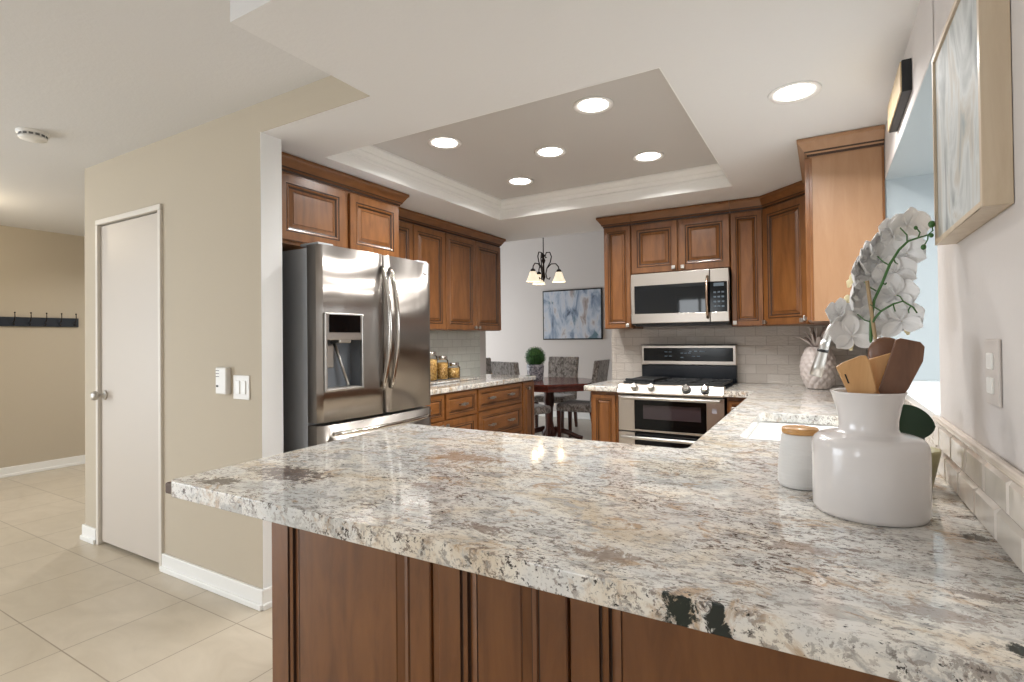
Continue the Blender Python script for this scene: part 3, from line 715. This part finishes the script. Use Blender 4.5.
MB().tube([(.0, -.018, .09), (.01, -.05, .11), (.015, -.10, .16)], [.012, .010, .008], 12).build('lever', M['satin'], t)

# ---------------------------------------------------------------- lights in the ceilings
def downlight(x, y, z, label, group=None, power=10):
    t = thing('recessed_light', label, 'ceiling light', (x, y, z), 0, group)
    MB().lathe([(.074, -.001), (.074, -.002), (.098, -.006), (.100, -.001)], seg=40).build('trim_ring', M['white_ring'], t)
    MB().lathe([(.073, -.001), (.071, -.004), (.001, -.005)], seg=40, cap=False).build('lens', M['ledlens'], t)
    area('recessed_lamp', (x, y, z-.012), (0, 0, 0), .13, .13, power, (1, .985, .965), 'DISK', math.radians(150))
    return t
pos_names = [(-.975, 2.50, 'recessed light in the tray ceiling, nearest and largest, toward the window side'), (-1.92, 2.51, 'recessed light in the tray ceiling at the corner nearest the fridge'),
             (-1.455, 2.985, 'recessed light at the centre of the tray ceiling'), (-.955, 3.40, 'recessed light in the tray ceiling above the microwave side'), (-1.92, 3.42, 'recessed light in the tray ceiling farthest back, near its inner corner')]
for x, y, l in pos_names: downlight(x, y, TZ, l, 'recessed lights in the tray ceiling')
downlight(-.08, 2.49, KZ, 'recessed light in the lower white ceiling over the sink, outside the tray')
# hall ceiling lamp, just outside the frame on the left
t = thing('flush_ceiling_lamp', 'round warm flush ceiling lamp in the hallway', 'ceiling light', (-5.75, 1.2, HZ))
MB().lathe([(.15, 0), (.15, -.02), (.14, -.025)], seg=32).build('base', M['trim'], t)
MB().lathe([(.14, -.02), (.13, -.055), (.08, -.085), (.001, -.095)], seg=32, cap=False).build('shade', M['warmglass'], t)
pl = bpy.data.lights.new('hall_lamp', 'POINT'); pl.energy = 12; pl.color = (1, .84, .60); pl.shadow_soft_size = .08
po = bpy.data.objects.new('hall_lamp', pl); po.location = (-5.75, 1.2, 2.26); COL.objects.link(po)
for x, y in ((-3.2, -.6), (-3.2, -2.4), (-1.0, -.9), (-1.0, -2.6), (-5.0, -1.5)):  # unseen lamps added behind the viewpoint to fill the room with light
    downlight(x, y, HZ, 'unseen recessed light added as fill in the living room ceiling behind the viewpoint', 'added fill lights in the living room ceiling', 6.5)
downlight(-5.5, 2.9, HZ, 'unseen recessed light added in the hallway ceiling behind the door wall to brighten the hall', None, 17)  # unseen lamp added to brighten the hall wall
# smoke alarm
t = thing('smoke_alarm', 'round white smoke alarm on the hall ceiling', 'smoke alarm', (-3.703, 1.162, HZ))
MB().lathe([(.072, 0), (.072, -.012), (.060, -.014), (.060, -.028), (.064, -.030), (.058, -.040), (.001, -.044)], seg=36, cap=False).build('housing', M['plate'], t, 0)
q = MB()
for k in range(14):
    a = 2*PI*k/14; q.T = Matrix.Rotation(a, 4, 'Z'); q.box(.0595, .0612, -.009, .009, -.027, -.016)
q.build('vent_slots', mat('slot_grey', '#6d6d6b', .6), t)

# ---------------------------------------------------------------- hall wall things
t = thing('coat_rack', 'dark blue-black wall rail with small metal coat pegs on the hall wall', 'coat rack', (-6.85, 2.03, 1.462))
MB().box(0, .018, -.75, .50, 0, .093).build('board', mat('navy_board', '#1f2733', .45), t, .002)
for k in range(9):
    y = .46-.123*k
    q = MB(); q.tube([(.02, y, .045), (.055, y, .052), (.07, y, .095), (.066, y, .130)], .004, 8); q.ball((.066, y, .135), .008, seg=10)
    q.tube([(.02, y, .03), (.045, y, .012), (.055, y, .028)], .004, 8)
    q.build('peg', M['bronze'], t)
t = thing('thermostat', 'white thermostat with side vents on the hall wall by the corner', 'thermostat', (-2.620, 1.585, 1.085))
MB().box(-.045, .045, -.03, 0, -.068, .068).build('case', M['plate'], t, .006)
vent_m = mat('vent_dark', '#55554f', .6)
for a, b_ in ((.05, .053), (.035, .038), (.02, .023)): MB().box(-.038, -.012, -.0312, -.030, a, b_).build('vent', vent_m, t)
MB().box(-.036, -.018, -.0312, -.030, -.032, -.022).build('display', vent_m, t)
t = thing('light_switch', 'white double light switch plate right of the thermostat', 'light switch', (-2.485, 1.585, 1.055))
MB().box(-.066, .066, -.006, 0, -.060, .060).build('plate', M['plate'], t, .003)
for x in (-.024, .024): MB().box(x-.016, x+.016, -.010, -.004, -.033, .033).build('rocker', M['trim'], t, .002)
t = thing('outlet_plate', 'slim grey-white outlet plate on the right wall under the framed art', 'outlet', (RW, 1.255, 1.208))
MB().box(-.006, 0, -.045, .045, -.060, .060).build('plate', mat('grey_plate', '#cbc3bd', .5), t, .003)
for z in (-.024, .020): MB().box(-.010, -.004, -.018, .018, z-.015, z+.015).build('socket', M['plate'], t, .004)

# ---------------------------------------------------------------- wall art
def canvas_material():
    m = mat('grey_abstract', '#a9adad', .6); t = NT(m)
    p = t.pos((1, 2.6, 1.0), (.35, 0, 0))
    n = t.noise(p, 3.6, 5, .55, .9)
    c = t.ramp(n, [(.30, '#6f7476'), (.42, '#a3a7a6'), (.5, '#c3c6c5'), (.58, '#b5b0a6'), (.68, '#8b9496')])
    t.l(c, t.b.inputs['Base Color']); return m
t = thing('framed_art', 'grey abstract painting in a deep pale wood frame, close on the right wall', 'painting', (.24, 1.12, 1.485))
fd_, L_, Hh = .04, .435, .435
pale = wood('pale_oak', '#cdbba2', '#c0ac91', '#d8c9b3', .5)
MB().box(0, fd_-.001, 0, .012, 0, Hh).box(0, fd_-.001, L_-.012, L_, 0, Hh).box(0, fd_-.001, .012, L_-.012, 0, .012).box(0, fd_-.001, .012, L_-.012, Hh-.012, Hh).build('frame', pale, t, .001)
MB().box(.005, .02, .014, L_-.014, .014, Hh-.014).build('canvas', canvas_material(), t)
t = thing('wall_sign', 'small pale wood block sign with black edges above the sink window', 'sign', (.247, 2.195, 2.098))
MB().box(0.0, .004, .004, .42, .004, .104).build('face', wood('sign_wood', '#cdb68f', '#bfa67c', '#d9c6a3', .5), t)
MB().box(.004, .032, 0, .424, 0, .108).build('frame', M['iron'], t, .002)
# dining painting
def dining_art():
    m = mat('blue_grey_abstract', '#aab6c4', .7); t = NT(m)
    p = t.pos((1, 1, .45)); n = t.noise(p, 5.5, 5, .6, .8)
    c = t.ramp(n, [(.30, '#3c4656'), (.40, '#8796ab'), (.5, '#b4bdcb'), (.58, '#c4c6cc'), (.66, '#9d9290'), (.74, '#5b5350')])
    n2 = t.noise(t.pos((1, 1, .5), loc=(4, 0, 2)), 4.2, 4, .6, .6)
    c = t.mix(t.ramp(n2, [(.58, 0.), (.66, .9)]), c, '#51707c')
    t.l(c, t.b.inputs['Base Color']); return m
t = thing('abstract_painting', 'wide blue-grey abstract painting in a thin black frame on the dining wall', 'painting', (-3.50, 7.9, 1.27))
MB().box(-.525, .515, -.03, 0, 0, .81).build('frame', M['black'], t, .002)
MB().box(-.505, .495, -.033, -.031, .02, .79).build('canvas', dining_art(), t)

# ---------------------------------------------------------------- dining set
TC = (-3.04, 6.10)
cherry = wood('cherry_wood', '#6f3427', '#552216', '#834335', .16, 0)
legm = wood('cherry_leg', '#4a2318', '#35160e', '#5c2f22', .3)
t = thing('dining_table', 'octagonal dark cherry dining table on a pedestal', 'table', (TC[0], TC[1], 0))
octo = [(.66*math.cos(math.radians(-65+45*k)), .66*math.sin(math.radians(-65+45*k))) for k in range(8)]
MB().prism(octo, .722, .75).build('tabletop', cherry, t, .006)
MB().prism([(x*.90, y*.90) for x, y in octo], .655, .7215).build('apron', cherry, t, .003)
MB().lathe([(.09, .05), (.10, .10), (.06, .16), (.045, .24), (.05, .40), (.075, .50), (.06, .58), (.10, .6545)], seg=24).build('pedestal', legm, t)
for k in range(4):
    a = math.radians(20+90*k); c_, s_ = math.cos(a), math.sin(a)
    MB().tube([(.06*c_, .06*s_, .14), (.22*c_, .22*s_, .10), (.36*c_, .36*s_, .04), (.42*c_, .42*s_, .028)], [.035, .032, .028, .026], 10).build('leg', legm, t)
def damask():
    m = mat('damask_fabric', '#8d8681', .7); t = NT(m)
    n = t.noise(t.pos((1, 1, .6), obj=True), 26, 5, .7, 1.0)
    t.l(t.ramp(n, [(.38, '#4b443f'), (.48, '#79716b'), (.56, '#a7a19c'), (.68, '#6a625c')]), t.b.inputs['Base Color'])
    t.b.inputs['Sheen Weight'].default_value = .4
    return m
fab = damask()
def chair(label, x, y, face):
    """face: heading (radians) the seated person would look"""
    t = thing('dining_chair', label, 'chair', (x, y, 0), face-PI/2, 'damask chairs round the dining table')
    MB().box(-.235, .235, -.22, .24, .39, .485).build('seat', fab, t, .03, 3)
    q = MB()
    R = []
    for k in range(7):
        u = k/6; z = .40+.62*u; yb_ = -.225-.07*u**1.5; wd = .225+.012*u
        R.append([(-wd, yb_-.035, z), (wd, yb_-.035, z), (wd, yb_+.035, z), (-wd, yb_+.035, z)])
    q.rings(R, 0, False); q.build('backrest', fab, t, .014, 3)
    for sx_, sy_ in ((-1, 1), (1, 1), (-1, -1), (1, -1)):
        xx, y0_ = .20*sx_, (.205 if sy_ > 0 else -.215)
        s1 = .024; y1_ = y0_ if sy_ > 0 else y0_-.06
        R = [[(xx-s1*k, yy-s1*k, z), (xx+s1*k, yy-s1*k, z), (xx+s1*k, yy+s1*k, z), (xx-s1*k, yy+s1*k, z)] for (k, yy, z) in ((.72, y1_, 0), (1, y0_, .395))]
        MB().rings(R, 0, False).build('leg', legm, t, .002)
    return t
chair('patterned grey dining chair on the far side of the table under the painting', -3.33, 6.88, -PI/2)
chair('patterned grey dining chair at the right of the table, beside the range wall', -2.65, 6.18, PI+.08)
chair('patterned grey dining chair with its back to the kitchen, seen over the fridge wall counter', -3.13, 5.60, math.radians(68))
chair('patterned grey dining chair farthest left, only an edge seen past the tiled wall', -3.95, 6.32, 0)
# topiary
t = thing('potted_topiary', 'small round green topiary in a pale patterned pot on the dining table', 'plant', (-3.235, 6.10, .75))
potm = mat('mottled_pot', '#b3b3bb', .45); tt = NT(potm)
tt.l(tt.ramp(tt.noise(tt.pos(), 30, 4, .6, 1), [(.42, '#6f7079'), (.52, '#b9bac3'), (.6, '#d5d6db')]), tt.b.inputs['Base Color'])
MB().lathe([(.09, 0), (.10, .01), (.115, .19), (.112, .205), (.098, .205), (.09, .17), (.001, .17)], seg=28, cap=False).build('pot', potm, t)
leafm = mat('box_green', '#2f5a2c', .7); tt = NT(leafm)
tt.l(tt.ramp(tt.noise(tt.pos(), 60, 3, .6), [(.35, '#1d3d1c'), (.6, '#467a3a')]), tt.b.inputs['Base Color'])
q = MB(); rnd = random.Random(3); cz = .30
q.ball((0, 0, cz), .118, seg=16)
for k in range(900):
    z = rnd.uniform(-.9, 1); a = rnd.uniform(0, 2*PI); s_ = math.sqrt(1-z*z); n = Vector((s_*math.cos(a), s_*math.sin(a), z))
    p = n*rnd.uniform(.115, .137); u = n.orthogonal().normalized(); u.rotate(Matrix.Rotation(rnd.uniform(0, 6.3), 3, n)); v = n.cross(u)
    e = rnd.uniform(.009, .015); tip = p+n*e*.8+u*e
    p = p+Vector((0, 0, cz)); tip = tip+Vector((0, 0, cz))
    q.add([p, p+(u*.5+v*.5)*e, tip, p+(u*.5-v*.5)*e], [(0, 1, 2, 3)], 0)
q.build('foliage', leafm, t)
# chandelier
CH = (-3.10, 6.10)
t = thing('chandelier', 'dark bronze scrolled chandelier with three lit glass shades over the dining table', 'chandelier', (CH[0], CH[1], 0))
q = MB(); q.tube([(0, 0, 2.37), (0, 0, 3.26)], .007, 8); q.build('rod', M['bronze'], t)
MB().lathe([(.06, 3.3), (.058, 3.275), (.015, 3.25)], seg=20).build('canopy', M['bronze'], t)
MB().lathe([(.008, 2.38), (.022, 2.36), (.010, 2.33), (.028, 2.29), (.010, 2.25), (.014, 2.15), (.026, 2.08), (.014, 2.05), (.006, 2.02)], seg=16).build('column', M['bronze'], t)
for deg in (15, 135, 255):
    a = math.radians(deg); c_, s_ = math.cos(a), math.sin(a)
    P = [(.02, 2.33), (.045, 2.32), (.05, 2.35), (.02, 2.385), (-.0, 2.38)]
    prof = [(.045, 2.335), (.03, 2.325), (.022, 2.35), (.04, 2.395), (.085, 2.395), (.105, 2.34), (.09, 2.27), (.045, 2.19), (.03, 2.12), (.045, 2.06), (.075, 2.05), (.085, 2.075)]
    MB().tube([(r*c_, r*s_, z) for r, z in prof], .0075, 8).build('scroll', M['bronze'], t)
    prof = [(.055, 2.20), (.10, 2.245), (.16, 2.245), (.195, 2.205), (.20, 2.165)]
    am = MB().tube([(r*c_, r*s_, z) for r, z in prof], .0075, 8).build('arm', M['bronze'], t)
    MB().lathe([(.012, 2.175), (.030, 2.160), (.032, 2.135), (.012, 2.135)], (.20*c_, .20*s_, 0), 16).build('socket_cup', M['bronze'], t)
    sh = MB().lathe([(.030, 2.138), (.042, 2.125), (.055, 2.08), (.075, 2.03), (.088, 2.008), (.084, 2.008), (.070, 2.035), (.050, 2.08), (.036, 2.12), (.026, 2.13)], (.20*c_, .20*s_, 0), 24, cap=False).build('glass_shade', M['warmglass'], t)
    l = bpy.data.lights.new('chandelier_bulb', 'POINT'); l.energy = .8; l.color = (1, .78, .5); l.shadow_soft_size = .03
    lo = bpy.data.objects.new('chandelier_bulb', l); lo.location = (CH[0]+.20*c_, CH[1]+.20*s_, 2.02); COL.objects.link(lo)

# ---------------------------------------------------------------- pasta jars on a board
t = thing('serving_tray', 'low granite-look tray under the pasta jars', 'tray', (-2.92, 3.74, CT))
MB().box(-.14, .15, -.36, .36, .003, .018).build('slab', M['granite'], t, .003)
for x, y in ((-.12, -.33), (.13, -.33), (-.12, .33), (.13, .33)): MB().lathe([(.012, 0), (.012, .003)], (x, y, 0), 12).build('foot', M['black'], t)
glassm = bpy.data.materials.new('jar_glass'); glassm.use_nodes = True; nt = glassm.node_tree; nt.nodes.clear()
o_ = nt.nodes.new('ShaderNodeOutputMaterial'); mx = nt.nodes.new('ShaderNodeMixShader'); tr = nt.nodes.new('ShaderNodeBsdfTransparent'); gl = nt.nodes.new('ShaderNodeBsdfGlossy'); gl.inputs['Roughness'].default_value = .04
fr_ = nt.nodes.new('ShaderNodeFresnel'); fr_.inputs[0].default_value = 1.25
nt.links.new(fr_.outputs[0], mx.inputs[0]); nt.links.new(tr.outputs[0], mx.inputs[1]); nt.links.new(gl.outputs[0], mx.inputs[2]); nt.links.new(mx.outputs[0], o_.inputs[0])
pasta = mat('dry_pasta', '#c9a25a', .6); tt = NT(pasta)
tt.l(tt.ramp(tt.noise(tt.pos(), 55, 4, .6, 1), [(.4, '#8c6226'), (.52, '#c89b4e'), (.62, '#e6c888')]), tt.b.inputs['Base Color'])
def jar(label, y, h, r=.058):
    t = thing('pasta_jar', label, 'jar', (-2.93, y, CT+.0185), 0, 'glass jars on the tray')
    MB().lathe([(r*.9, 0), (r, .006), (r, h-.01), (r*.85, h)], seg=28).build('glass', glassm, t)
    MB().lathe([(r*.88, .004), (r*.93, .01), (r*.93, h*.82), (r*.5, h*.86)], seg=24).build('contents', pasta, t)
    MB().lathe([(r*.8, h), (r*.86, h+.003), (r*.86, h+.028), (r*.8, h+.031)], seg=28).build('lid', M['chrome'], t)
jar('tallest lidded glass jar of pasta, nearest the fridge', 3.60, .215)
jar('middle-height lidded glass jar of pasta between the other two', 3.755, .175)
jar('shortest lidded glass jar of pasta, right end of the tray', 3.92, .11, .064)

# ---------------------------------------------------------------- pineapple
pm = mat('pineapple_ceramic', '#cfc5c0', .35)
t = thing('ceramic_pineapple', 'large pale ceramic pineapple ornament in the counter corner', 'ornament', (-.03, 4.24, CT))
q = MB(); n = 64; seg = 96; R = []
for k in range(n+1):
    u = k/n; z = .005+.285*u; r = .108*(math.sin(PI*(.14+.74*u))**.55)
    row = []
    for i in range(seg):
        a = 2*PI*i/seg
        d = (abs(math.sin(6*a+15*u))*abs(math.sin(6*a-15*u)))**.6
        row.append(((r+.010*d-.004)*math.cos(a), (r+.010*d-.004)*math.sin(a), z))
    R.append(row)
q.rings(R, 0, True); q.build('body', pm, t)
for k in range(18):
    a = k*2.4; tier = k//6; L0 = .075+.035*tier; sp_ = .085-.028*tier
    pts = [(.02*math.cos(a), .02*math.sin(a), .285), ((.02+sp_*.5)*math.cos(a), (.02+sp_*.5)*math.sin(a), .285+L0*.55), ((.02+sp_)*math.cos(a), (.02+sp_)*math.sin(a), .285+L0*.95), ((.03+sp_*1.25)*math.cos(a), (.03+sp_*1.25)*math.sin(a), .285+L0)]
    MB().tube(pts, [.016, .019, .013, .003], 8, 0, True, .35).build('leaf', pm, t)

# ---------------------------------------------------------------- crock and utensils
VX, VY = .0895, 1.303
t = thing('utensil_vase', 'large white bottle-shaped ceramic vase holding wooden utensils', 'vase', (VX, VY, CT))
prof = [(.092, .0), (.099, .003), (.102, .012), (.1025, .06), (.1025, .125), (.1015, .140), (.098, .150), (.091, .1565), (.080, .160), (.062, .1635), (.0545, .167), (.052, .174), (.0525, .19), (.0575, .218), (.0645, .243), (.067, .247), (.0665, .249), (.0615, .244), (.055, .22), (.050, .19), (.0495, .175), (.052, .164), (.06, .159), (.080, .155), (.093, .146), (.098, .12), (.098, .02), (.001, .012)]
MB().lathe(prof, seg=72, cap=False).build('body', M['ceramic'], t)
t['label'] = 'large white ceramic vase with flared neck holding wooden utensils'
lightw = wood('light_beech', '#cfa06b', '#bd8c55', '#dbb281', .5); darkw = wood('dark_acacia', '#6e4a33', '#523321', '#846046', .4)
def spatula(label, head, hdl, y, m, th=.006, tilt=0, marks=False):
    t = thing('wooden_spatula', label, 'spatula', (VX, y, CT))
    hd = [(x-VX, z-CT) for x, z in head]
    MB().plate(hd, -th/2, th/2).build('blade', m, t, .002)
    (x0, z0), (x1, z1) = hdl
    MB().tube([(x0-VX, 0, z0-CT), ((x0+x1)/2-VX, (VY-y)*.5, (z0+z1)/2-CT), (x1-VX, (VY-y), z1-CT)], [.008, .006, .006], 8).build('handle', m, t)
    if marks:
        q = MB(); q.plate([(.055-VX, 1.178-CT), (.058-VX, 1.178-CT), (.052-VX, 1.197-CT), (.049-VX, 1.197-CT)], -th/2-.0006, -th/2)
        q.build('slot_mark', M['black'], t)
spatula('light wooden spatula leaning left out of the vase, square head with a dark slot', [(.034, 1.212), (.046, 1.221), (.078, 1.236), (.088, 1.236), (.094, 1.222), (.105, 1.164), (.094, 1.145), (.062, 1.145), (.053, 1.162)], ((.078, 1.15), (.125, .955)), 1.293, lightw, marks=True)
spatula('light wooden spatula standing upright behind the others in the vase', [(.088, 1.226), (.134, 1.242), (.138, 1.232), (.122, 1.15), (.10, 1.14), (.09, 1.15)], ((.106, 1.15), (.10, .955)), 1.318, lightw)
spatula('dark wooden spatula leaning right out of the vase', [(.138, 1.268), (.146, 1.271), (.178, 1.263), (.185, 1.254), (.182, 1.225), (.158, 1.170), (.142, 1.145), (.115, 1.145), (.108, 1.165)], ((.125, 1.15), (.065, .955)), 1.303, darkw, .008)
t = thing('wooden_spoon', 'dark round-bowled wooden spoon behind the spatulas in the vase', 'spoon', (VX, 1.345, CT))
q = MB(); q.T = Matrix.Translation((.128-VX, 0, 1.235-CT)) @ Matrix.Rotation(-.35, 4, 'Y')
q.ball((0, 0, 0), .034, seg=24, sx=1.0, sy=.32, sz=1.15); q.build('bowl', darkw, t)
MB().tube([(.12-VX, 0, 1.21-CT), (.105-VX, -.01, 1.10-CT), (.09-VX, -.03, .955-CT)], [.008, .006, .006], 8).build('handle', darkw, t)
# canister
t = thing('canister', 'small ribbed white canister with round wooden lid beside the vase', 'canister', (-.04, 1.452, CT))
pr = [(.036, 0)]
for k in range(49):
    u = k/48; z = .002+.124*u; r = .050*(1-.30*abs(u-.22)**1.7)-.003*(1-min(1, u/.06)); r += .0009*math.sin(k*PI*.75)
    pr.append((r, z))
pr += [(.036, .1275), (.001, .1275)]
MB().lathe(pr, seg=48, cap=False).build('body', M['matteceramic'], t)
MB().lathe([(.001, .128), (.0385, .128), (.040, .131), (.040, .139), (.038, .142), (.001, .142)], seg=40, cap=False).build('lid', M['bamboo'], t)

# ---------------------------------------------------------------- orchid
OX, OY = .185, 1.575
orch = thing('orchid', 'white potted orchid with arching spray of blooms behind the vase', 'plant', (OX, OY, CT))
def L3(x, z, y=1.55): return (x-OX, y-OY, z-CT)
MB().lathe([(.042, 0), (.045, .003), (.062, .085), (.062, .092), (.056, .092), (.052, .075), (.001, .072)], seg=32, cap=False).build('pot', mat('olive_pot', '#a19a72', .4), orch)
green = mat('orchid_stem_green', '#3f6b33', .45); leafg = mat('orchid_leaf_green', '#16331c', .3)
stem = MB().tube([(0, 0, .06), L3(.150, 1.10, 1.56), L3(.120, 1.19), L3(.112, 1.254), L3(.113, 1.31), L3(.120, 1.363), L3(.137, 1.404), L3(.153, 1.449), L3(.171, 1.481), L3(.189, 1.50), L3(.208, 1.506), L3(.227, 1.511)], [.005, .0048, .0044, .004, .0036, .0032, .003, .003, .0028, .0024, .002, .0016], 8)
for pts in ([L3(.151, 1.446), L3(.140, 1.455), L3(.128, 1.470)], [L3(.125, 1.385), L3(.112, 1.395), L3(.100, 1.410)], [L3(.187, 1.500), L3(.187, 1.515), L3(.174, 1.534)], [L3(.112, 1.310), L3(.10, 1.315), L3(.085, 1.330)],
            [L3(.16, 1.462), L3(.163, 1.452), L3(.170, 1.45, 1.57)], [L3(.137, 1.404), L3(.143, 1.40), L3(.147, 1.405, 1.57)],
            [L3(.227, 1.511), L3(.236, 1.520), L3(.234, 1.532)], [L3(.227, 1.511), L3(.226, 1.500), L3(.219, 1.486)], [L3(.208, 1.506), L3(.212, 1.518), L3(.205, 1.53)]):
    stem.tube(pts, [.0018, .0016, .0014], 6)
stem.tube([L3(.114, 1.30), L3(.120, 1.318, 1.54), L3(.132, 1.335, 1.53), L3(.156, 1.351, 1.53), L3(.175, 1.357, 1.53), L3(.194, 1.342, 1.53), L3(.201, 1.328, 1.53)], [.003, .0026, .0024, .0022, .002, .0018, .0016], 8)
for pts in ([L3(.156, 1.351, 1.53), L3(.158, 1.340, 1.53), L3(.160, 1.333, 1.53)], [L3(.175, 1.357, 1.53), L3(.170, 1.368, 1.53), L3(.163, 1.372, 1.53)], [L3(.19, 1.346, 1.53), L3(.185, 1.336, 1.53), L3(.186, 1.328, 1.53)], [L3(.132, 1.335, 1.53), L3(.122, 1.343, 1.53), L3(.11, 1.352, 1.53)]):
    stem.tube(pts, [.0017, .0015, .0013], 6)
stem.build('stem', green, orch)
for x, z, r in ((.234, 1.535, .007), (.233, 1.509, .0045), (.218, 1.483, .0055), (.204, 1.53, .004)):
    MB().ball(L3(x, z), r, sz=1.2).build('bud', green, orch)
MB().tube([L3(.135, 1.0, 1.56), L3(.128, 1.20, 1.548), L3(.106, 1.411, 1.545)], .0042, 8).build('stake', mat('stake_wood', '#b49b78', .6), orch)
def leafmesh(base, dirn, up, L, Wd, curl, name='leaf', roll=0):
    base = Vector(base); d = Vector(dirn).normalized(); u = Vector(up).normalized(); sd = d.cross(u).normalized()
    sd = (sd*math.cos(roll)+u*math.sin(roll)).normalized(); u = sd.cross(d).normalized()
    n, mcols = 12, 6; mb = MB(); R = []
    for k in range(n+1):
        s_ = k/n; wv = Wd*(math.sin(PI*min(1, (.12+.88*s_)))**.6)*(1 if s_ < 1 else .02)
        c = base+d*L*s_+u*(-curl*L*s_*s_)
        R.append([tuple(c+sd*wv*(j/mcols*2-1)+u*(.12*Wd*abs(j/mcols*2-1)**1.5)) for j in range(mcols+1)])
    mb.rings(R, 0, True, False, False)
    return mb
leafmesh((-.047, -.075, .163), (.92, -.25, .02), (-.1, -.9, .35), .088, .043, .34).build('leaf', leafg, orch, solid=.002, sub=1)
MB().tube([(-.01, -.02, .07), (-.03, -.05, .12), (-.046, -.073, .164)], [.006, .005, .004], 8).build('leaf_stalk', leafg, orch)
leafmesh((-.02, -.02, .07), (-.05, -.25, .95), (-.2, -1, 0), .145, .022, .02, roll=-.6).build('leaf', leafg, orch, solid=.002, sub=1)
leafmesh((0, .02, .08), (.1, .8, .5), (0, -.5, 1), .16, .036, .3).build('leaf', leafg, orch, solid=.002, sub=1)
petal_m = bpy.data.materials.new('white_petal'); petal_m.use_nodes = True; nt = petal_m.node_tree; nt.nodes.clear()
o_ = nt.nodes.new('ShaderNodeOutputMaterial'); mx = nt.nodes.new('ShaderNodeMixShader'); mx.inputs[0].default_value = .15
df = nt.nodes.new('ShaderNodeBsdfDiffuse'); df.inputs[0].default_value = (.97, .96, .95, 1); tl = nt.nodes.new('ShaderNodeBsdfTranslucent'); tl.inputs[0].default_value = (.97, .96, .95, 1)
nt.links.new(df.outputs[0], mx.inputs[1]); nt.links.new(tl.outputs[0], mx.inputs[2]); nt.links.new(mx.outputs[0], o_.inputs[0])
lip_m = mat('cream_lip', '#efe3b8', .5)
def bloom_mesh():
    mb = MB()
    def petal(a, L, Wd, back, tipw=.5):
        n, mc = 8, 8; R = []
        c_, s_ = math.cos(a), math.sin(a)
        for k in range(n+1):
            s = k/n; wv = Wd*max(.10, math.sqrt(max(0, 1-((s-.56)/.47)**2)))
            row = []
            for j in range(mc+1):
                t_ = j/mc*2-1
                rr_ = L*s-(.10*L*t_*t_*s); x = rr_*c_-wv*t_*s_; z = rr_*s_+wv*t_*c_
                y = .014*s*s*back+.006*t_*t_*back+.0010*math.sin(6*t_+4*s+a)*s
                row.append((x, y, z))
            R.append(row)
        mb.rings(R, 0, True, False, False)
    for a in (PI/2, math.radians(218), math.radians(322)): petal(a, .048, .019, -1)
    for a in (math.radians(10), math.radians(170)): petal(a, .050, .031, -1.0)
    return mb
b0 = bloom_mesh().build('bloom', petal_m, orch, solid=.0008, sub=1)
lp = MB().ball((0, .008, -.004), .008, sx=.8, sy=1.2, sz=1.3).tube([(0, .006, -.006), (0, .018, -.014), (0, .020, -.026)], [.006, .007, .003], 10)
l0 = lp.build('lip', lip_m, b0)
blooms = [(.192, 1.545, 1.60, -25, 15), (.160, 1.535, 1.62, -40, 5), (.132, 1.502, 1.62, -55, 10), (.106, 1.468, 1.61, -60, -5), (.192, 1.478, 1.60, 30, 5), (.168, 1.43, 1.60, 10, 0), (.088, 1.43, 1.60, -60, 0), (.075, 1.375, 1.59, -70, 5), (.167, 1.375, 1.59, 25, -5),
          (.046, 1.330, 1.58, -35, -10), (.072, 1.275, 1.555, -15, -20), (.176, 1.310, 1.57, 20, -15), (.146, 1.312, 1.58, 0, -10), (.060, 1.298, 1.57, -30, 10), (.100, 1.31, 1.58, -10, 0), (.130, 1.46, 1.62, -20, 0), (.128, 1.40, 1.61, 0, 0), (.118, 1.345, 1.60, -10, 5), (.150, 1.335, 1.61, 10, 0)]
for i, (x, z, y, yaw, tilt) in enumerate(blooms):
    if i == 0: b = b0
    else:
        b = b0.copy(); COL.objects.link(b); b.parent = orch
        l = l0.copy(); COL.objects.link(l); l.parent = b
    b.location = L3(x, z, y); b.rotation_euler = (math.radians(tilt), math.radians(random.uniform(-18, 18)), math.radians(-yaw)); s_ = random.uniform(.95, 1.12) if i not in (9,) else .9
    b.scale = (s_, s_, s_)
